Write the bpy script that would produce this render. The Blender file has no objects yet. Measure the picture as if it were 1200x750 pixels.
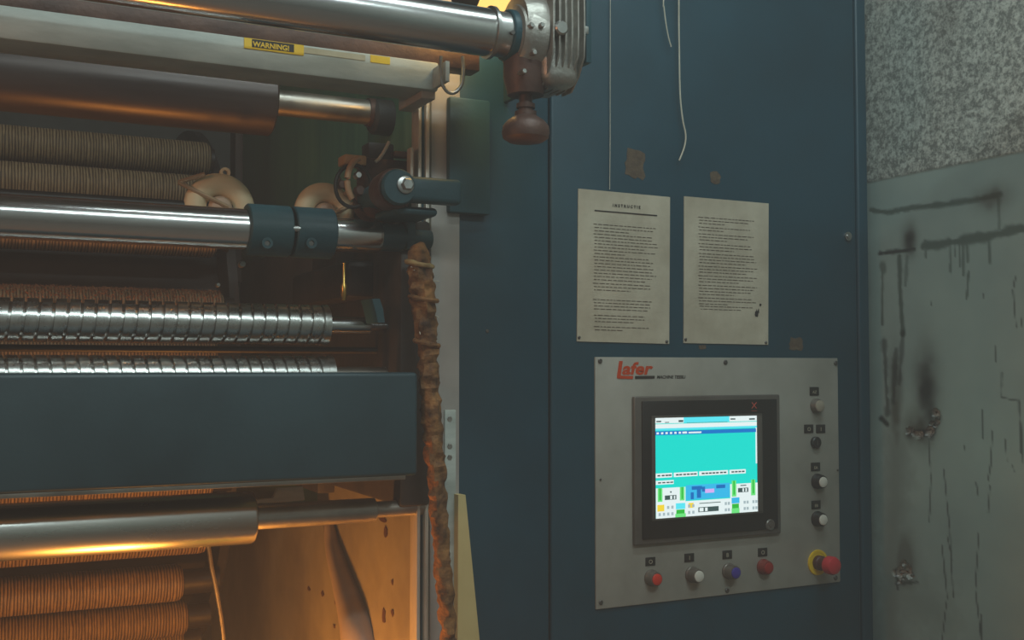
import bpy, bmesh, math, random
import numpy as np
from mathutils import Vector, Matrix, noise

random.seed(7)
S = bpy.context.scene
COL = S.collection

# ---------------------------------------------------------------- camera
FPX, W, H = 1300.0, 1200.0, 750.0
YAW, PITCH = math.radians(26.6), math.radians(2.42)
CAM = Vector((0.0, -1.826, 1.5))
cd = bpy.data.cameras.new('camera'); cam = bpy.data.objects.new('camera', cd); COL.objects.link(cam)
cam.location = CAM; cam.rotation_euler = (math.pi/2 + PITCH, 0, -YAW)
cd.sensor_width = 36.0; cd.lens = 36.0*FPX/W; cd.clip_start = 0.02
S.camera = cam
FWD = Vector((math.sin(YAW)*math.cos(PITCH), math.cos(YAW)*math.cos(PITCH), math.sin(PITCH)))
RGT = Vector((math.cos(YAW), -math.sin(YAW), 0)); UPV = RGT.cross(FWD)

def at(px, py, Y=None, X=None):
    """pixel of the photograph -> point on the plane Y=const or X=const of the place"""
    d = FWD + RGT*((px-W/2)/FPX) + UPV*((H/2-py)/FPX)
    t = (Y-CAM.y)/d.y if Y is not None else (X-CAM.x)/d.x
    return CAM + d*t
def pxm(px, py, Y):
    """metres per pixel (upright) at a point"""
    return (at(px, py+1, Y) - at(px, py, Y)).length

# ---------------------------------------------------------------- world and exposure
w = bpy.data.worlds.new('world'); S.world = w; w.use_nodes = True
w.node_tree.nodes['Background'].inputs[0].default_value = (0.55, 0.62, 0.66, 1)
w.node_tree.nodes['Background'].inputs[1].default_value = 0.02
# thin haze added to the hall air, standing in for lens veil glare
hz = w.node_tree.nodes.new('ShaderNodeVolumeScatter'); hz.inputs['Density'].default_value = 0.045; hz.inputs['Color'].default_value = (1, 1, 1, 1)
w.node_tree.links.new(hz.outputs[0], w.node_tree.nodes['World Output'].inputs['Volume'])
vs = S.view_settings
vs.view_transform = 'Standard'; vs.look = 'None'; vs.gamma = 1.0; vs.use_curve_mapping = False
vs.exposure = 0.0

# ---------------------------------------------------------------- large lights
def light(name, kind, loc, energy, color, size=0.1, size_y=None, target=None, spot=None):
    l = bpy.data.lights.new(name, kind); l.energy = energy; l.color = color
    if kind == 'AREA':
        l.size = size
        if size_y: l.shape = 'RECTANGLE'; l.size_y = size_y
    else:
        l.shadow_soft_size = size
    if spot: l.spot_size = spot; l.spot_blend = 0.6
    o = bpy.data.objects.new(name, l); COL.objects.link(o); o.location = loc
    if target is not None:
        o.rotation_euler = (Vector(target)-Vector(loc)).to_track_quat('-Z', 'Y').to_euler()
    return o
HALL = (0.80, 1.0, 1.0)
WARM = (1.0, 0.38, 0.06)
HALL_LAMPS = [((0.75, -2.8, 3.5), 40), ((1.0, -1.0, 3.4), 15), ((-1.6, -1.6, 3.72), 7), ((-1.0, -3.4, 3.72), 7)]
for (lx, ly, lz), e in HALL_LAMPS:
    light('hall_lamp_offscreen', 'AREA', (lx, ly, lz-0.07), e, HALL, 1.2, 0.16)
light('lamp_below_offscreen', 'POINT', (0.42, 0.10, 0.66), 20, WARM, 0.05)               # the orange lamp low in the machine, below the frame
light('lamp_left_offscreen', 'POINT', (-0.95, -0.70, 1.95), 13, (1.0, 0.42, 0.20), 0.08)  # the reddish light from the rollers' far end

# ---------------------------------------------------------------- materials
def srgb(r, g, b):
    f = lambda c: (c/255/12.92) if c/255 <= 0.04045 else ((c/255+0.055)/1.055)**2.4
    return (f(r), f(g), f(b), 1)
MATS = {}
def mat(name, c1, c2=None, scale=6.0, rough=0.5, metal=0.0, bump=0.0, bscale=60.0, stretch=(1, 1, 1), contrast=(0.35, 0.65), spec=0.5, rough2=None, coat=0.0):
    if name in MATS: return MATS[name]
    m = bpy.data.materials.new(name); m.use_nodes = True; nt = m.node_tree; N = nt.nodes; L = nt.links
    b = N['Principled BSDF']; b.inputs['Roughness'].default_value = rough; b.inputs['Metallic'].default_value = metal
    b.inputs['Specular IOR Level'].default_value = spec; b.inputs['Coat Weight'].default_value = coat
    tc = N.new('ShaderNodeTexCoord'); mp = N.new('ShaderNodeMapping'); mp.inputs['Scale'].default_value = stretch
    L.new(tc.outputs['Object'], mp.inputs['Vector'])
    n = N.new('ShaderNodeTexNoise'); n.inputs['Scale'].default_value = scale; n.inputs['Detail'].default_value = 6; n.inputs['Roughness'].default_value = 0.62
    L.new(mp.outputs[0], n.inputs['Vector'])
    r = N.new('ShaderNodeValToRGB'); r.color_ramp.elements[0].position = contrast[0]; r.color_ramp.elements[1].position = contrast[1]
    r.color_ramp.elements[0].color = c1; r.color_ramp.elements[1].color = c2 or c1
    L.new(n.outputs['Fac'], r.inputs[0]); L.new(r.outputs[0], b.inputs['Base Color'])
    if rough2 is not None:
        mr = N.new('ShaderNodeMapRange'); mr.inputs['To Min'].default_value = rough; mr.inputs['To Max'].default_value = rough2
        mr.inputs['From Min'].default_value = contrast[0]; mr.inputs['From Max'].default_value = contrast[1]
        L.new(n.outputs['Fac'], mr.inputs['Value']); L.new(mr.outputs[0], b.inputs['Roughness'])
    if bump:
        n2 = N.new('ShaderNodeTexNoise'); n2.inputs['Scale'].default_value = bscale; n2.inputs['Detail'].default_value = 4
        L.new(mp.outputs[0], n2.inputs['Vector'])
        bp = N.new('ShaderNodeBump'); bp.inputs['Strength'].default_value = bump; bp.inputs['Distance'].default_value = 0.004
        L.new(n2.outputs['Fac'], bp.inputs['Height']); L.new(bp.outputs[0], b.inputs['Normal'])
    MATS[name] = m; return m
def emit(name, c, strength):
    if name in MATS: return MATS[name]
    m = bpy.data.materials.new(name); m.use_nodes = True; nt = m.node_tree; b = nt.nodes['Principled BSDF']
    b.inputs['Base Color'].default_value = (0, 0, 0, 1); b.inputs['Roughness'].default_value = 0.3
    b.inputs['Emission Color'].default_value = c; b.inputs['Emission Strength'].default_value = strength
    MATS[name] = m; return m

TEAL = mat('teal_cabinet_paint', srgb(4, 54, 68), srgb(8, 64, 80), 3.0, 0.34, bump=0.06, bscale=180, rough2=0.46)
TEALD = mat('teal_frame_paint', srgb(26, 66, 76), srgb(40, 82, 90), 5.0, 0.42, bump=0.1, bscale=120, rough2=0.6)
GREEN = mat('green_frame_paint', srgb(78, 118, 92), srgb(104, 140, 108), 5.0, 0.45, bump=0.1, bscale=40, stretch=(1, 6, 0.6), rough2=0.6)
SHEET = mat('grimy_sheet_metal', srgb(128, 118, 98), srgb(158, 148, 124), 5.0, 0.5, bump=0.15, bscale=30)
DARK = mat('oily_dark_steel', srgb(38, 34, 32), srgb(58, 52, 48), 12.0, 0.45, metal=0.3, bump=0.15, bscale=90)
DARK2 = mat('matte_dark_metal', srgb(44, 40, 38), srgb(66, 58, 52), 9.0, 0.6, bump=0.2, bscale=70)
CHROME = mat('worn_chrome', (0.52, 0.50, 0.49, 1), (0.62, 0.60, 0.59, 1), 3.0, 0.16, metal=1.0, bump=0.02, bscale=200, stretch=(0.3, 1, 1), rough2=0.24)
STEEL = mat('brushed_steel', (0.46, 0.45, 0.44, 1), (0.58, 0.57, 0.55, 1), 14.0, 0.28, metal=1.0, bump=0.05, bscale=160, rough2=0.4)
BRSHAFT = mat('dull_shaft_steel', (0.28, 0.25, 0.22, 1), (0.4, 0.36, 0.31, 1), 10.0, 0.34, metal=0.9, bump=0.08, bscale=80, rough2=0.5)
DROLL = mat('dark_coated_roller', srgb(62, 52, 50), srgb(80, 68, 64), 20.0, 0.30, metal=0.35, bump=0.06, bscale=60, stretch=(0.15, 1, 1), rough2=0.42)
ALU = mat('pale_grey_painted_bar', srgb(146, 152, 146), srgb(188, 192, 184), 9.0, 0.42, bump=0.1, bscale=60, stretch=(0.5, 1, 2), rough2=0.55)
POSTM = mat('light_grey_post_paint', srgb(150, 142, 136), srgb(170, 163, 156), 5.0, 0.45, bump=0.05)
COPPER = mat('edge_bare_metal', srgb(186, 176, 162), srgb(204, 194, 180), 8.0, 0.4, metal=0.2)
PANELM = mat('panel_anodised_metal', srgb(146, 142, 132), srgb(164, 160, 150), 7.0, 0.42, metal=0.15, bump=0.03, bscale=300, rough2=0.5)
BLACKP = mat('black_plastic', srgb(24, 22, 21), srgb(32, 30, 28), 20, 0.4)
BEZEL = mat('bezel_grey_frame', srgb(98, 92, 86), srgb(112, 106, 100), 10, 0.35, metal=0.4)
CREAM = mat('cream_plastic', srgb(232, 208, 166), srgb(240, 218, 178), 9, 0.45)
CAST = mat('cast_aluminium_gearbox', (0.33, 0.31, 0.28, 1), (0.46, 0.43, 0.39, 1), 22, 0.42, metal=0.75, bump=0.2, bscale=160)
BROWNI = mat('brown_iron', srgb(74, 50, 42), srgb(98, 68, 56), 18, 0.5, metal=0.2, bump=0.2, bscale=120)  # brown iron, mottled between two brown tones
YELLOW = mat('yellow_label', srgb(236, 186, 20), srgb(246, 200, 40), 12, 0.45)
INK = mat('black_print', srgb(40, 34, 30), None, 5, 0.6)
BOARD = mat('cream_board', srgb(190, 166, 112), srgb(206, 184, 130), 6, 0.6)
BRASS = mat('brass', (0.55, 0.33, 0.08, 1), (0.66, 0.42, 0.12, 1), 12, 0.3, metal=1.0)
SCREWM = mat('dark_screw_steel', (0.10, 0.09, 0.085, 1), (0.16, 0.15, 0.14, 1), 30, 0.45, metal=0.8)
STRING = mat('pale_string', srgb(186, 178, 160), srgb(206, 198, 180), 40, 0.8)
BLACKG = mat('dark_guard_steel', srgb(38, 34, 32), srgb(54, 49, 46), 9, 0.65)
SCUFF = mat('tape_residue', srgb(72, 58, 46), srgb(96, 80, 62), 60, 0.75, bump=0.3, bscale=200)

# ---------------------------------------------------------------- mesh helpers
def new(): return bmesh.new()
def add_box(bm, x0, x1, y0, y1, z0, z1, bev=0.0, seg=2):
    r = bmesh.ops.create_cube(bm, size=1.0)
    vsx = r['verts']
    bmesh.ops.scale(bm, vec=(abs(x1-x0), abs(y1-y0), abs(z1-z0)), verts=vsx)
    bmesh.ops.translate(bm, vec=((x0+x1)/2, (y0+y1)/2, (z0+z1)/2), verts=vsx)
    if bev:
        es = list({e for v in vsx for e in v.link_edges})
        bmesh.ops.bevel(bm, geom=es, offset=bev, segments=seg, profile=0.5, affect='EDGES')
    return bm
AX = {'X': (Vector((0, -1, 0)), Vector((0, 0, 1)), Vector((1, 0, 0))),
      'Y': (Vector((1, 0, 0)), Vector((0, 0, 1)), Vector((0, 1, 0))),
      'Z': (Vector((1, 0, 0)), Vector((0, 1, 0)), Vector((0, 0, 1)))}
def add_lathe(bm, axis, c, prof, seg=48, cap=True):
    """prof: list of (position along axis, radius); c: a point on the axis"""
    a, b, d = AX[axis]; c = Vector(c)
    rings = []
    for (p, r) in prof:
        ring = []
        for k in range(seg):
            t = 2*math.pi*k/seg
            q = Vector(c); 
            q = q + a*(r*math.cos(t)) + b*(r*math.sin(t))
            i = 'XYZ'.index(axis); q[i] = p
            ring.append(bm.verts.new(q))
        rings.append(ring)
    for i in range(len(rings)-1):
        for k in range(seg):
            bm.faces.new((rings[i][k], rings[i][(k+1) % seg], rings[i+1][(k+1) % seg], rings[i+1][k]))
    if cap:
        bm.faces.new(list(reversed(rings[0]))); bm.faces.new(rings[-1])
    return bm
def add_ring(bm, axis, c, p0, p1, ri, ro, seg=40):
    """flat washer / open tube"""
    add_lathe(bm, axis, c, [(p0, ri), (p0, ro), (p1, ro), (p1, ri), (p0, ri)], seg, cap=False); return bm
def add_prism(bm, pts, vec):
    """extrude a polygon (list of 3D points) by vec"""
    vec = Vector(vec); a = [bm.verts.new(p) for p in pts]; b = [bm.verts.new(Vector(p)+vec) for p in pts]
    n = len(pts)
    bm.faces.new(a); bm.faces.new(list(reversed(b)))
    for i in range(n): bm.faces.new((a[i], b[i], b[(i+1) % n], a[(i+1) % n]))
    bmesh.ops.recalc_face_normals(bm, faces=bm.faces[:]); return bm
def add_tube(bm, pts, r, seg=10, closed=False, lump=0.0, freq=40):
    pts = [Vector(p) for p in pts]; n = len(pts); rings = []
    ref = Vector((0, 0, 1)) if abs((pts[1]-pts[0]).normalized().z) < 0.9 else Vector((0, 1, 0))
    for i, p in enumerate(pts):
        if closed: d = (pts[(i+1) % n]-pts[i-1]).normalized()
        else: d = (pts[min(i+1, n-1)]-pts[max(i-1, 0)]).normalized()
        a = d.cross(ref)
        if a.length < 1e-4: a = d.cross(Vector((1, 0, 0)))
        a.normalize(); b = d.cross(a).normalized()
        rr = r[i] if isinstance(r, (list, tuple)) else r
        ring = []
        for k in range(seg):
            t = 2*math.pi*k/seg; q = p + a*rr*math.cos(t) + b*rr*math.sin(t)
            if lump: q += (q-p)*lump*noise.noise(q*freq)
            ring.append(bm.verts.new(q))
        rings.append(ring)
    m = n if closed else n-1
    for i in range(m):
        A, B = rings[i], rings[(i+1) % n]
        for k in range(seg): bm.faces.new((A[k], A[(k+1) % seg], B[(k+1) % seg], B[k]))
    if not closed: bm.faces.new(list(reversed(rings[0]))); bm.faces.new(rings[-1])
    return bm
def smooth_path(pts, sub=6):
    pts = [Vector(p) for p in pts]; out = []
    for i in range(len(pts)-1):
        p0 = pts[max(i-1, 0)]; p1 = pts[i]; p2 = pts[i+1]; p3 = pts[min(i+2, len(pts)-1)]
        for k in range(sub):
            t = k/sub
            out.append(0.5*((2*p1)+(p2-p0)*t+(2*p0-5*p1+4*p2-p3)*t*t+(3*p1-p0-3*p2+p3)*t*t*t))
    out.append(pts[-1]); return out
def obj(name, bm, m, parent=None, angle=35):
    if isinstance(bm, bmesh.types.BMesh):
        me = bpy.data.meshes.new(name); bmesh.ops.recalc_face_normals(bm, faces=bm.faces[:]); bm.to_mesh(me); bm.free()
    else: me = bm
    o = bpy.data.objects.new(name, me); COL.objects.link(o)
    if parent is None:
        co = np.empty(len(me.vertices)*3); me.vertices.foreach_get('co', co); co = co.reshape(-1, 3)
        lo, hi = co.min(0), co.max(0); base = Vector(((lo[0]+hi[0])/2, (lo[1]+hi[1])/2, lo[2]))
    else:
        base = parent['_w'] if '_w' in parent else parent.location
        base = Vector(base)
    me.transform(Matrix.Translation(-base))
    if parent is None: o.location = base; 
    else: o.parent = parent
    WORLD[o] = base
    me.polygons.foreach_set('use_smooth', [True]*len(me.polygons))
    me.set_sharp_from_angle(angle=math.radians(angle))
    if m is not None: me.materials.append(m)
    return o
WORLD = {}
def thing(name, label, cat, loc, group=None):
    o = bpy.data.objects.new(name, None); COL.objects.link(o); o.location = loc; o.empty_display_size = 0.05
    WORLD[o] = Vector(loc)
    return tag(o, label, cat, group)
def tag(o, label, cat=None, group=None):
    o['label'] = label
    if cat: o['category'] = cat
    if group: o['group'] = group
    return o
def part(name, bm, m, parent, label=None, angle=35):
    """child mesh; vertices given in place coordinates"""
    if isinstance(bm, bmesh.types.BMesh):
        me = bpy.data.meshes.new(name); bmesh.ops.recalc_face_normals(bm, faces=bm.faces[:]); bm.to_mesh(me); bm.free()
    else: me = bm
    base = WORLD[parent]
    me.transform(Matrix.Translation(-base))
    o = bpy.data.objects.new(name, me); COL.objects.link(o); o.parent = parent
    WORLD[o] = base
    me.polygons.foreach_set('use_smooth', [True]*len(me.polygons)); me.set_sharp_from_angle(angle=math.radians(angle))
    me.materials.append(m)
    if label: o['label'] = label
    return o
def struct(name, bm, m):
    o = obj(name, bm, m); o['kind'] = 'structure'; return o
def text_mesh(body, size, extrude=0.0002, shear=0.0, bold=0.0, align='LEFT', space=1.0):
    cu = bpy.data.curves.new('print', 'FONT'); cu.body = body; cu.size = size; cu.extrude = extrude; cu.shear = shear
    cu.offset = bold; cu.align_x = align; cu.space_character = space; cu.resolution_u = 3
    t = bpy.data.objects.new('print', cu); COL.objects.link(t)
    bpy.context.view_layer.update()
    me = bpy.data.meshes.new_from_object(t.evaluated_get(bpy.context.evaluated_depsgraph_get()))
    bpy.data.objects.remove(t); bpy.data.curves.remove(cu)
    me.transform(Matrix.Rotation(math.pi/2, 4, 'X')); return me
def text_part(body, size, pos, m, parent, name='lettering', sx=1.0, **k):
    me = text_mesh(body, size, **k); me.transform(Matrix.Diagonal((sx, 1, 1, 1))); me.transform(Matrix.Translation(Vector(pos)))
    return part(name, me, m, parent)

# ================================================================ THE ROOM
XC0 = at(535, 400, 0).x                # left edge of the cabinet front
XC1 = at(1019, 400, 0).x               # right edge of the cabinet
XW = XC1 + 0.045                       # inner face of the right-hand wall
RX0, RY0, RY1, RZ = -3.6, -4.4, 3.4, 3.9
FLOORM = mat('concrete_floor', srgb(92, 86, 78), srgb(120, 112, 102), 4, 0.6, bump=0.2)
CEILM = mat('ceiling_concrete', srgb(120, 118, 112), srgb(140, 138, 132), 3, 0.8)
HWALL = mat('hall_wall_paint', srgb(124, 128, 122), srgb(146, 150, 144), 3, 0.7, bump=0.1)
struct('floor', add_box(new(), RX0-0.2, XW+0.2, RY0-0.2, RY1+0.2, -0.15, 0), FLOORM)
struct('ceiling', add_box(new(), RX0-0.2, XW+0.2, RY0-0.2, RY1+0.2, RZ, RZ+0.15), CEILM)
struct('wall_left', add_box(new(), RX0-0.2, RX0, RY0, RY1, 0, RZ), HWALL)
struct('wall_back', add_box(new(), RX0-0.2, XW+0.2, RY1, RY1+0.2, 0, RZ), HWALL)
struct('wall_front', add_box(new(), RX0-0.2, XW+0.2, RY0-0.2, RY0, 0, RZ), HWALL)

# right-hand wall: coarse away from the photograph's view, fine where its stains are seen
def build_wall():
    ys = np.unique(np.concatenate([np.linspace(RY0, -0.62, 12), np.linspace(-0.62, 0.10, 190), np.linspace(0.10, RY1, 8)]))
    zs = np.unique(np.concatenate([np.linspace(0, 0.92, 6), np.linspace(0.92, 2.30, 370), np.linspace(2.30, RZ, 5)]))
    Yg, Zg = np.meshgrid(ys, zs, indexing='ij'); ny, nz = Yg.shape
    P = lambda px, py: (lambda q: (q.y, q.z))(at(px, py, X=XW))
    rng = np.random.RandomState(3)
    def vnoise(sc, seed):
        r = np.random.RandomState(seed); T = r.rand(256, 256)
        a = Yg*sc+500; b = Zg*sc+500; ia = np.floor(a).astype(int); ib = np.floor(b).astype(int); fa = a-ia; fb = b-ib
        fa = fa*fa*(3-2*fa); fb = fb*fb*(3-2*fb); g = lambda i, j: T[i % 256, j % 256]
        return (g(ia, ib)*(1-fa)+g(ia+1, ib)*fa)*(1-fb)+(g(ia, ib+1)*(1-fa)+g(ia+1, ib+1)*fa)*fb
    nA = vnoise(40, 1)*0.6+vnoise(110, 2)*0.4; nB = vnoise(18, 3)*0.5+vnoise(60, 4)*0.5
    nC = vnoise(140, 8)*0.5+vnoise(240, 9)*0.5
    mm = 0.0016
    def line(pts, wpx, soft=0.5, rag=0.5):
        pts = [P(*p) for p in pts]; d = np.full(Yg.shape, 1e9)
        for (y0, z0), (y1, z1) in zip(pts[:-1], pts[1:]):
            L2 = (y1-y0)**2+(z1-z0)**2+1e-12; t = np.clip(((Yg-y0)*(y1-y0)+(Zg-z0)*(z1-z0))/L2, 0, 1)
            d = np.minimum(d, np.hypot(Yg-y0-t*(y1-y0), Zg-z0-t*(z1-z0)))
        wd = wpx*mm*np.clip(1-rag*1.3+2.8*rag*nA, 0.05, 3)
        return np.clip((wd-d)/(wd*soft+1e-6)+0.5, 0, 1)
    def blob(px, py, rx, ry, pw=1.0):
        y, z = P(px, py); q = ((Yg-y)/(rx*mm*0.95))**2+((Zg-z)/(ry*mm*1.3))**2
        return np.clip(np.exp(-q*1.1)*(0.55+1.2*nB), 0, 1)**pw
    soot = np.zeros(Yg.shape); rust = np.zeros(Yg.shape); grey = np.zeros(Yg.shape); hole = np.zeros(Yg.shape)
    mx = np.maximum
    # grey-green smears with runs
    for pts, wd in [([(1020, 246), (1040, 249), (1070, 243), (1105, 240), (1140, 235), (1172, 228)], 3.4),
                    ([(1082, 289), (1105, 286), (1135, 280), (1165, 275), (1200, 268)], 5.5)]:
        grey = mx(grey, line(pts, wd, 0.7)*0.85)
    for k, x in enumerate([1113, 1118, 1124, 1128, 1133, 1159, 1084]):
        grey = mx(grey, line([(x, 282), (x+1, [318, 300, 312, 322, 306, 308, 302][k])], 1.7, 0.8)*0.75)
    grey = mx(grey, line([(1135, 318), (1133, 350)], 1.3)*0.8)
    grey = mx(grey, line([(1034, 312), (1035, 316)], 5, 0.8)*0.7); grey = mx(grey, line([(1034, 315), (1034, 380)], 1.8, 0.9)*0.8)
    grey = mx(grey, line([(1054, 300), (1055, 345), (1058, 392)], 3.6, 0.9)*0.85); grey = mx(grey, line([(1063, 300), (1061, 335)], 2.5, 0.9)*0.6)
    grey = mx(grey, line([(1170, 228), (1171, 268)], 2.5, 0.9)*0.6)
    # dark bracket mark and soot
    soot = mx(soot, line([(1031, 297), (1050, 295), (1072, 292)], 3.0, 0.6)*0.9)
    soot = mx(soot, blob(1066, 284, 11, 12)*0.8); soot = mx(soot, blob(1086, 462, 16, 34)*0.85); soot = mx(soot, blob(1088, 486, 12, 14)*0.9)
    for pts, wd, k in [([(1036, 400), (1040, 485)], 4.2, .7), ([(1050, 410), (1047, 470)], 4.2, .6), ([(1058, 390), (1054, 450)], 3, .6), ([(1032, 490), (1040, 497)], 3.5, .9),
                    ([(1066, 506), (1092, 508), (1099, 490)], 5.0, .9), ([(1050, 684), (1075, 682)], 3.0, .7), ([(1050, 668), (1052, 690)], 2.4, .8)]:
        soot = mx(soot, line(pts, wd, 1.0, 0.7)*k)
    rust = mx(rust, blob(1050, 470, 12, 50)*0.75); rust = mx(rust, blob(1086, 450, 22, 44)*0.6); rust = mx(rust, blob(1162, 232, 26, 12)*0.7)
    rust = mx(rust, blob(1066, 280, 14, 16)*0.7); rust = mx(rust, blob(1060, 660, 22, 34)*0.6); rust = mx(rust, blob(1076, 500, 30, 20)*0.8)
    rust = mx(rust, line([(1052, 520), (1048, 610), (1044, 760)], 20, 1.6, 0.4)*0.34); rust = mx(rust, line([(1040, 690), (1100, 720)], 26, 1.8)*0.25)
    rust = mx(rust, blob(1110, 20, 24, 30)*0.3)
    # hairline cracks and runs
    for pts in [[(1152, 345), (1152, 350)], [(1190, 325), (1187, 340), (1191, 384)], [(1166, 405), (1167, 424)], [(1174, 436), (1174, 466), (1180, 467), (1194, 470), (1196, 530)],
                [(1151, 480), (1152, 514)], [(1163, 506), (1161, 545), (1158, 562)], [(1195, 470), (1199, 542)], [(1088, 515), (1091, 560), (1089, 612)], [(1106, 550), (1113, 620), (1117, 700)],
                [(1147, 625), (1143, 690), (1150, 750)], [(1090, 348), (1091, 358)], [(1196, 372), (1198, 384)], [(1160, 570), (1158, 600)], [(1178, 515), (1180, 540)], [(1130, 522), (1131, 528)],
                [(1187, 546), (1188, 552)], [(1104, 640), (1110, 700), (1104, 750)], [(1144, 566), (1146, 580)], [(1110, 628), (1116, 656)], [(1150, 720), (1150, 750)]]:
        soot = mx(soot, line(pts, 0.95, 0.9, 0.4)*0.75)
    # broken plaster
    chip = mx(line([(1066, 505), (1078, 509)], 5.2, 0.3, 0.9), line([(1088, 506), (1097, 494), (1096, 484)], 4.6, 0.3, 0.9))
    chip = mx(chip, line([(1054, 680), (1061, 664), (1068, 678)], 7.5, 0.3, 0.9)); chip = chip*(nC > 0.36)
    hole = mx(hole, chip)
    zl = P(1020, 213)[1], P(1200, 178)[1]; yl = P(1020, 213)[0], P(1200, 178)[0]
    zline = zl[0]+(Yg-yl[0])*(zl[1]-zl[0])/(yl[1]-yl[0]); zline = np.where(Yg < yl[1], zl[1], zline); zline = np.where(Yg > yl[0], zl[0], zline)
    upper = np.clip((Zg-zline)/0.003+0.5+(nA-0.5)*1.2, 0, 1)
    Xg = XW + hole*0.010*(0.4+nC) - upper*0.0012
    # make it a slab: front sheet with a thick back
    verts = np.stack([Xg, Yg, Zg], -1).reshape(-1, 3).tolist()
    idx = np.arange(ny*nz).reshape(ny, nz); f = np.stack([idx[:-1, :-1], idx[:-1, 1:], idx[1:, 1:], idx[1:, :-1]], -1).reshape(-1, 4).tolist()
    b0 = len(verts); verts += [(XW+0.2, RY0, 0), (XW+0.2, RY0, RZ), (XW+0.2, RY1, RZ), (XW+0.2, RY1, 0)]
    f.append([b0, b0+3, b0+2, b0+1])
    me = bpy.data.meshes.new('wall_right'); me.from_pydata(verts, [], f); me.update()
    for nm, A in (('soot', soot), ('rust', rust), ('smear', grey), ('plaster', hole), ('upper', upper)):
        at_ = me.attributes.new(nm, 'FLOAT', 'POINT'); v = np.zeros(len(verts), dtype=np.float32); v[:ny*nz] = A.reshape(-1); at_.data.foreach_set('value', v)
    m = bpy.data.materials.new('stained_wall_paint'); m.use_nodes = True; nt = m.node_tree; N = nt.nodes; L = nt.links; bs = N['Principled BSDF']
    tc = N.new('ShaderNodeTexCoord')
    def nz_(sc, det=5, r=0.6):
        n = N.new('ShaderNodeTexNoise'); n.inputs['Scale'].default_value = sc; n.inputs['Detail'].default_value = det; n.inputs['Roughness'].default_value = r
        L.new(tc.outputs['Object'], n.inputs['Vector']); return n.outputs['Fac']
    def ramp(s, c1, c2, a=0.35, b=0.65):
        r = N.new('ShaderNodeValToRGB'); e = r.color_ramp.elements; e[0].position = a; e[1].position = b; e[0].color = c1; e[1].color = c2; L.new(s, r.inputs[0]); return r.outputs[0]
    def mix(fac, c1, c2):
        x = N.new('ShaderNodeMix'); x.data_type = 'RGBA'; L.new(fac, x.inputs['Factor']); L.new(c1, x.inputs['A'])
        if isinstance(c2, tuple): x.inputs['B'].default_value = c2
        else: L.new(c2, x.inputs['B'])
        return x.outputs['Result']
    def attr(n):
        a = N.new('ShaderNodeAttribute'); a.attribute_name = n; return a.outputs['Fac']
    low = ramp(nz_(2.6), srgb(138, 156, 152), srgb(168, 184, 174), 0.3, 0.7)
    spk = ramp(nz_(95, 3, 0.7), srgb(118, 122, 116), srgb(196, 200, 190), 0.40, 0.62)
    c = mix(attr('upper'), low, spk)
    c = mix(attr('smear'), c, srgb(70, 84, 74)); c = mix(attr('rust'), c, srgb(62, 46, 22)); c = mix(attr('soot'), c, srgb(26, 22, 18)); c = mix(attr('plaster'), c, ramp(nz_(160), srgb(96, 80, 64), srgb(216, 208, 196)))
    L.new(c, bs.inputs['Base Color'])
    rr = N.new('ShaderNodeMapRange'); rr.inputs['To Min'].default_value = 0.42; rr.inputs['To Max'].default_value = 0.8; L.new(attr('upper'), rr.inputs['Value']); L.new(rr.outputs[0], bs.inputs['Roughness'])
    bp = N.new('ShaderNodeBump'); bp.inputs['Distance'].default_value = 0.004; bp.inputs['Strength'].default_value = 0.35
    mu = N.new('ShaderNodeMath'); mu.operation = 'MULTIPLY'; L.new(nz_(95, 3, 0.7), mu.inputs[0])
    ad = N.new('ShaderNodeMath'); ad.operation = 'MULTIPLY_ADD'; L.new(attr('upper'), ad.inputs[0]); ad.inputs[1].default_value = 0.85; ad.inputs[2].default_value = 0.15
    L.new(ad.outputs[0], mu.inputs[1]); L.new(mu.outputs[0], bp.inputs['Height']); L.new(bp.outputs[0], bs.inputs['Normal'])
    o = obj('wall_right', me, m); o['kind'] = 'structure'
build_wall()

# hall lamps on the ceiling, above and behind the camera
for k, ((lx, ly, lz), e) in enumerate(HALL_LAMPS):
    t = thing('ceiling_lamp_offscreen', ['long white ceiling lamp far from the control cabinet', 'long white ceiling lamp over the control cabinet', 'long white ceiling lamp over the rollers', 'long white ceiling lamp over the aisle'][k], 'ceiling lamp', (lx, ly, RZ), 'ceiling lamps of the hall')
    part('housing', add_box(new(), lx-0.62, lx+0.62, ly-0.1, ly+0.1, lz-0.02, RZ+0.004, 0.006), ALU, t)
    part('diffuser_offscreen', add_box(new(), lx-0.60, lx+0.60, ly-0.085, ly+0.085, lz-0.05, lz-0.018, 0.006), emit('lamp_diffuser', (*HALL, 1), 3.0), t)

# unseen locker added right of the camera to cast shade on the lower wall
lk = thing('added_shade_locker', 'added unseen grey locker that shades the lower stained wall', 'locker', (1.66, -1.25, 0))
part('body', add_box(new(), 1.46, XW-0.004, -1.75, -0.78, 0.0, 2.25, 0.004), HWALL, lk)
for y0, y1 in ((-1.74, -1.27), (-1.26, -0.79)):
    d_ = part('door', add_box(new(), 1.442, 1.461, y0, y1, 0.08, 2.22, 0.003), HWALL, lk)
    part('handle', add_box(new(), 1.42, 1.443, (y0+y1)/2-0.01, (y0+y1)/2+0.01, 1.05, 1.2, 0.003), DARK2, d_)

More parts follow.
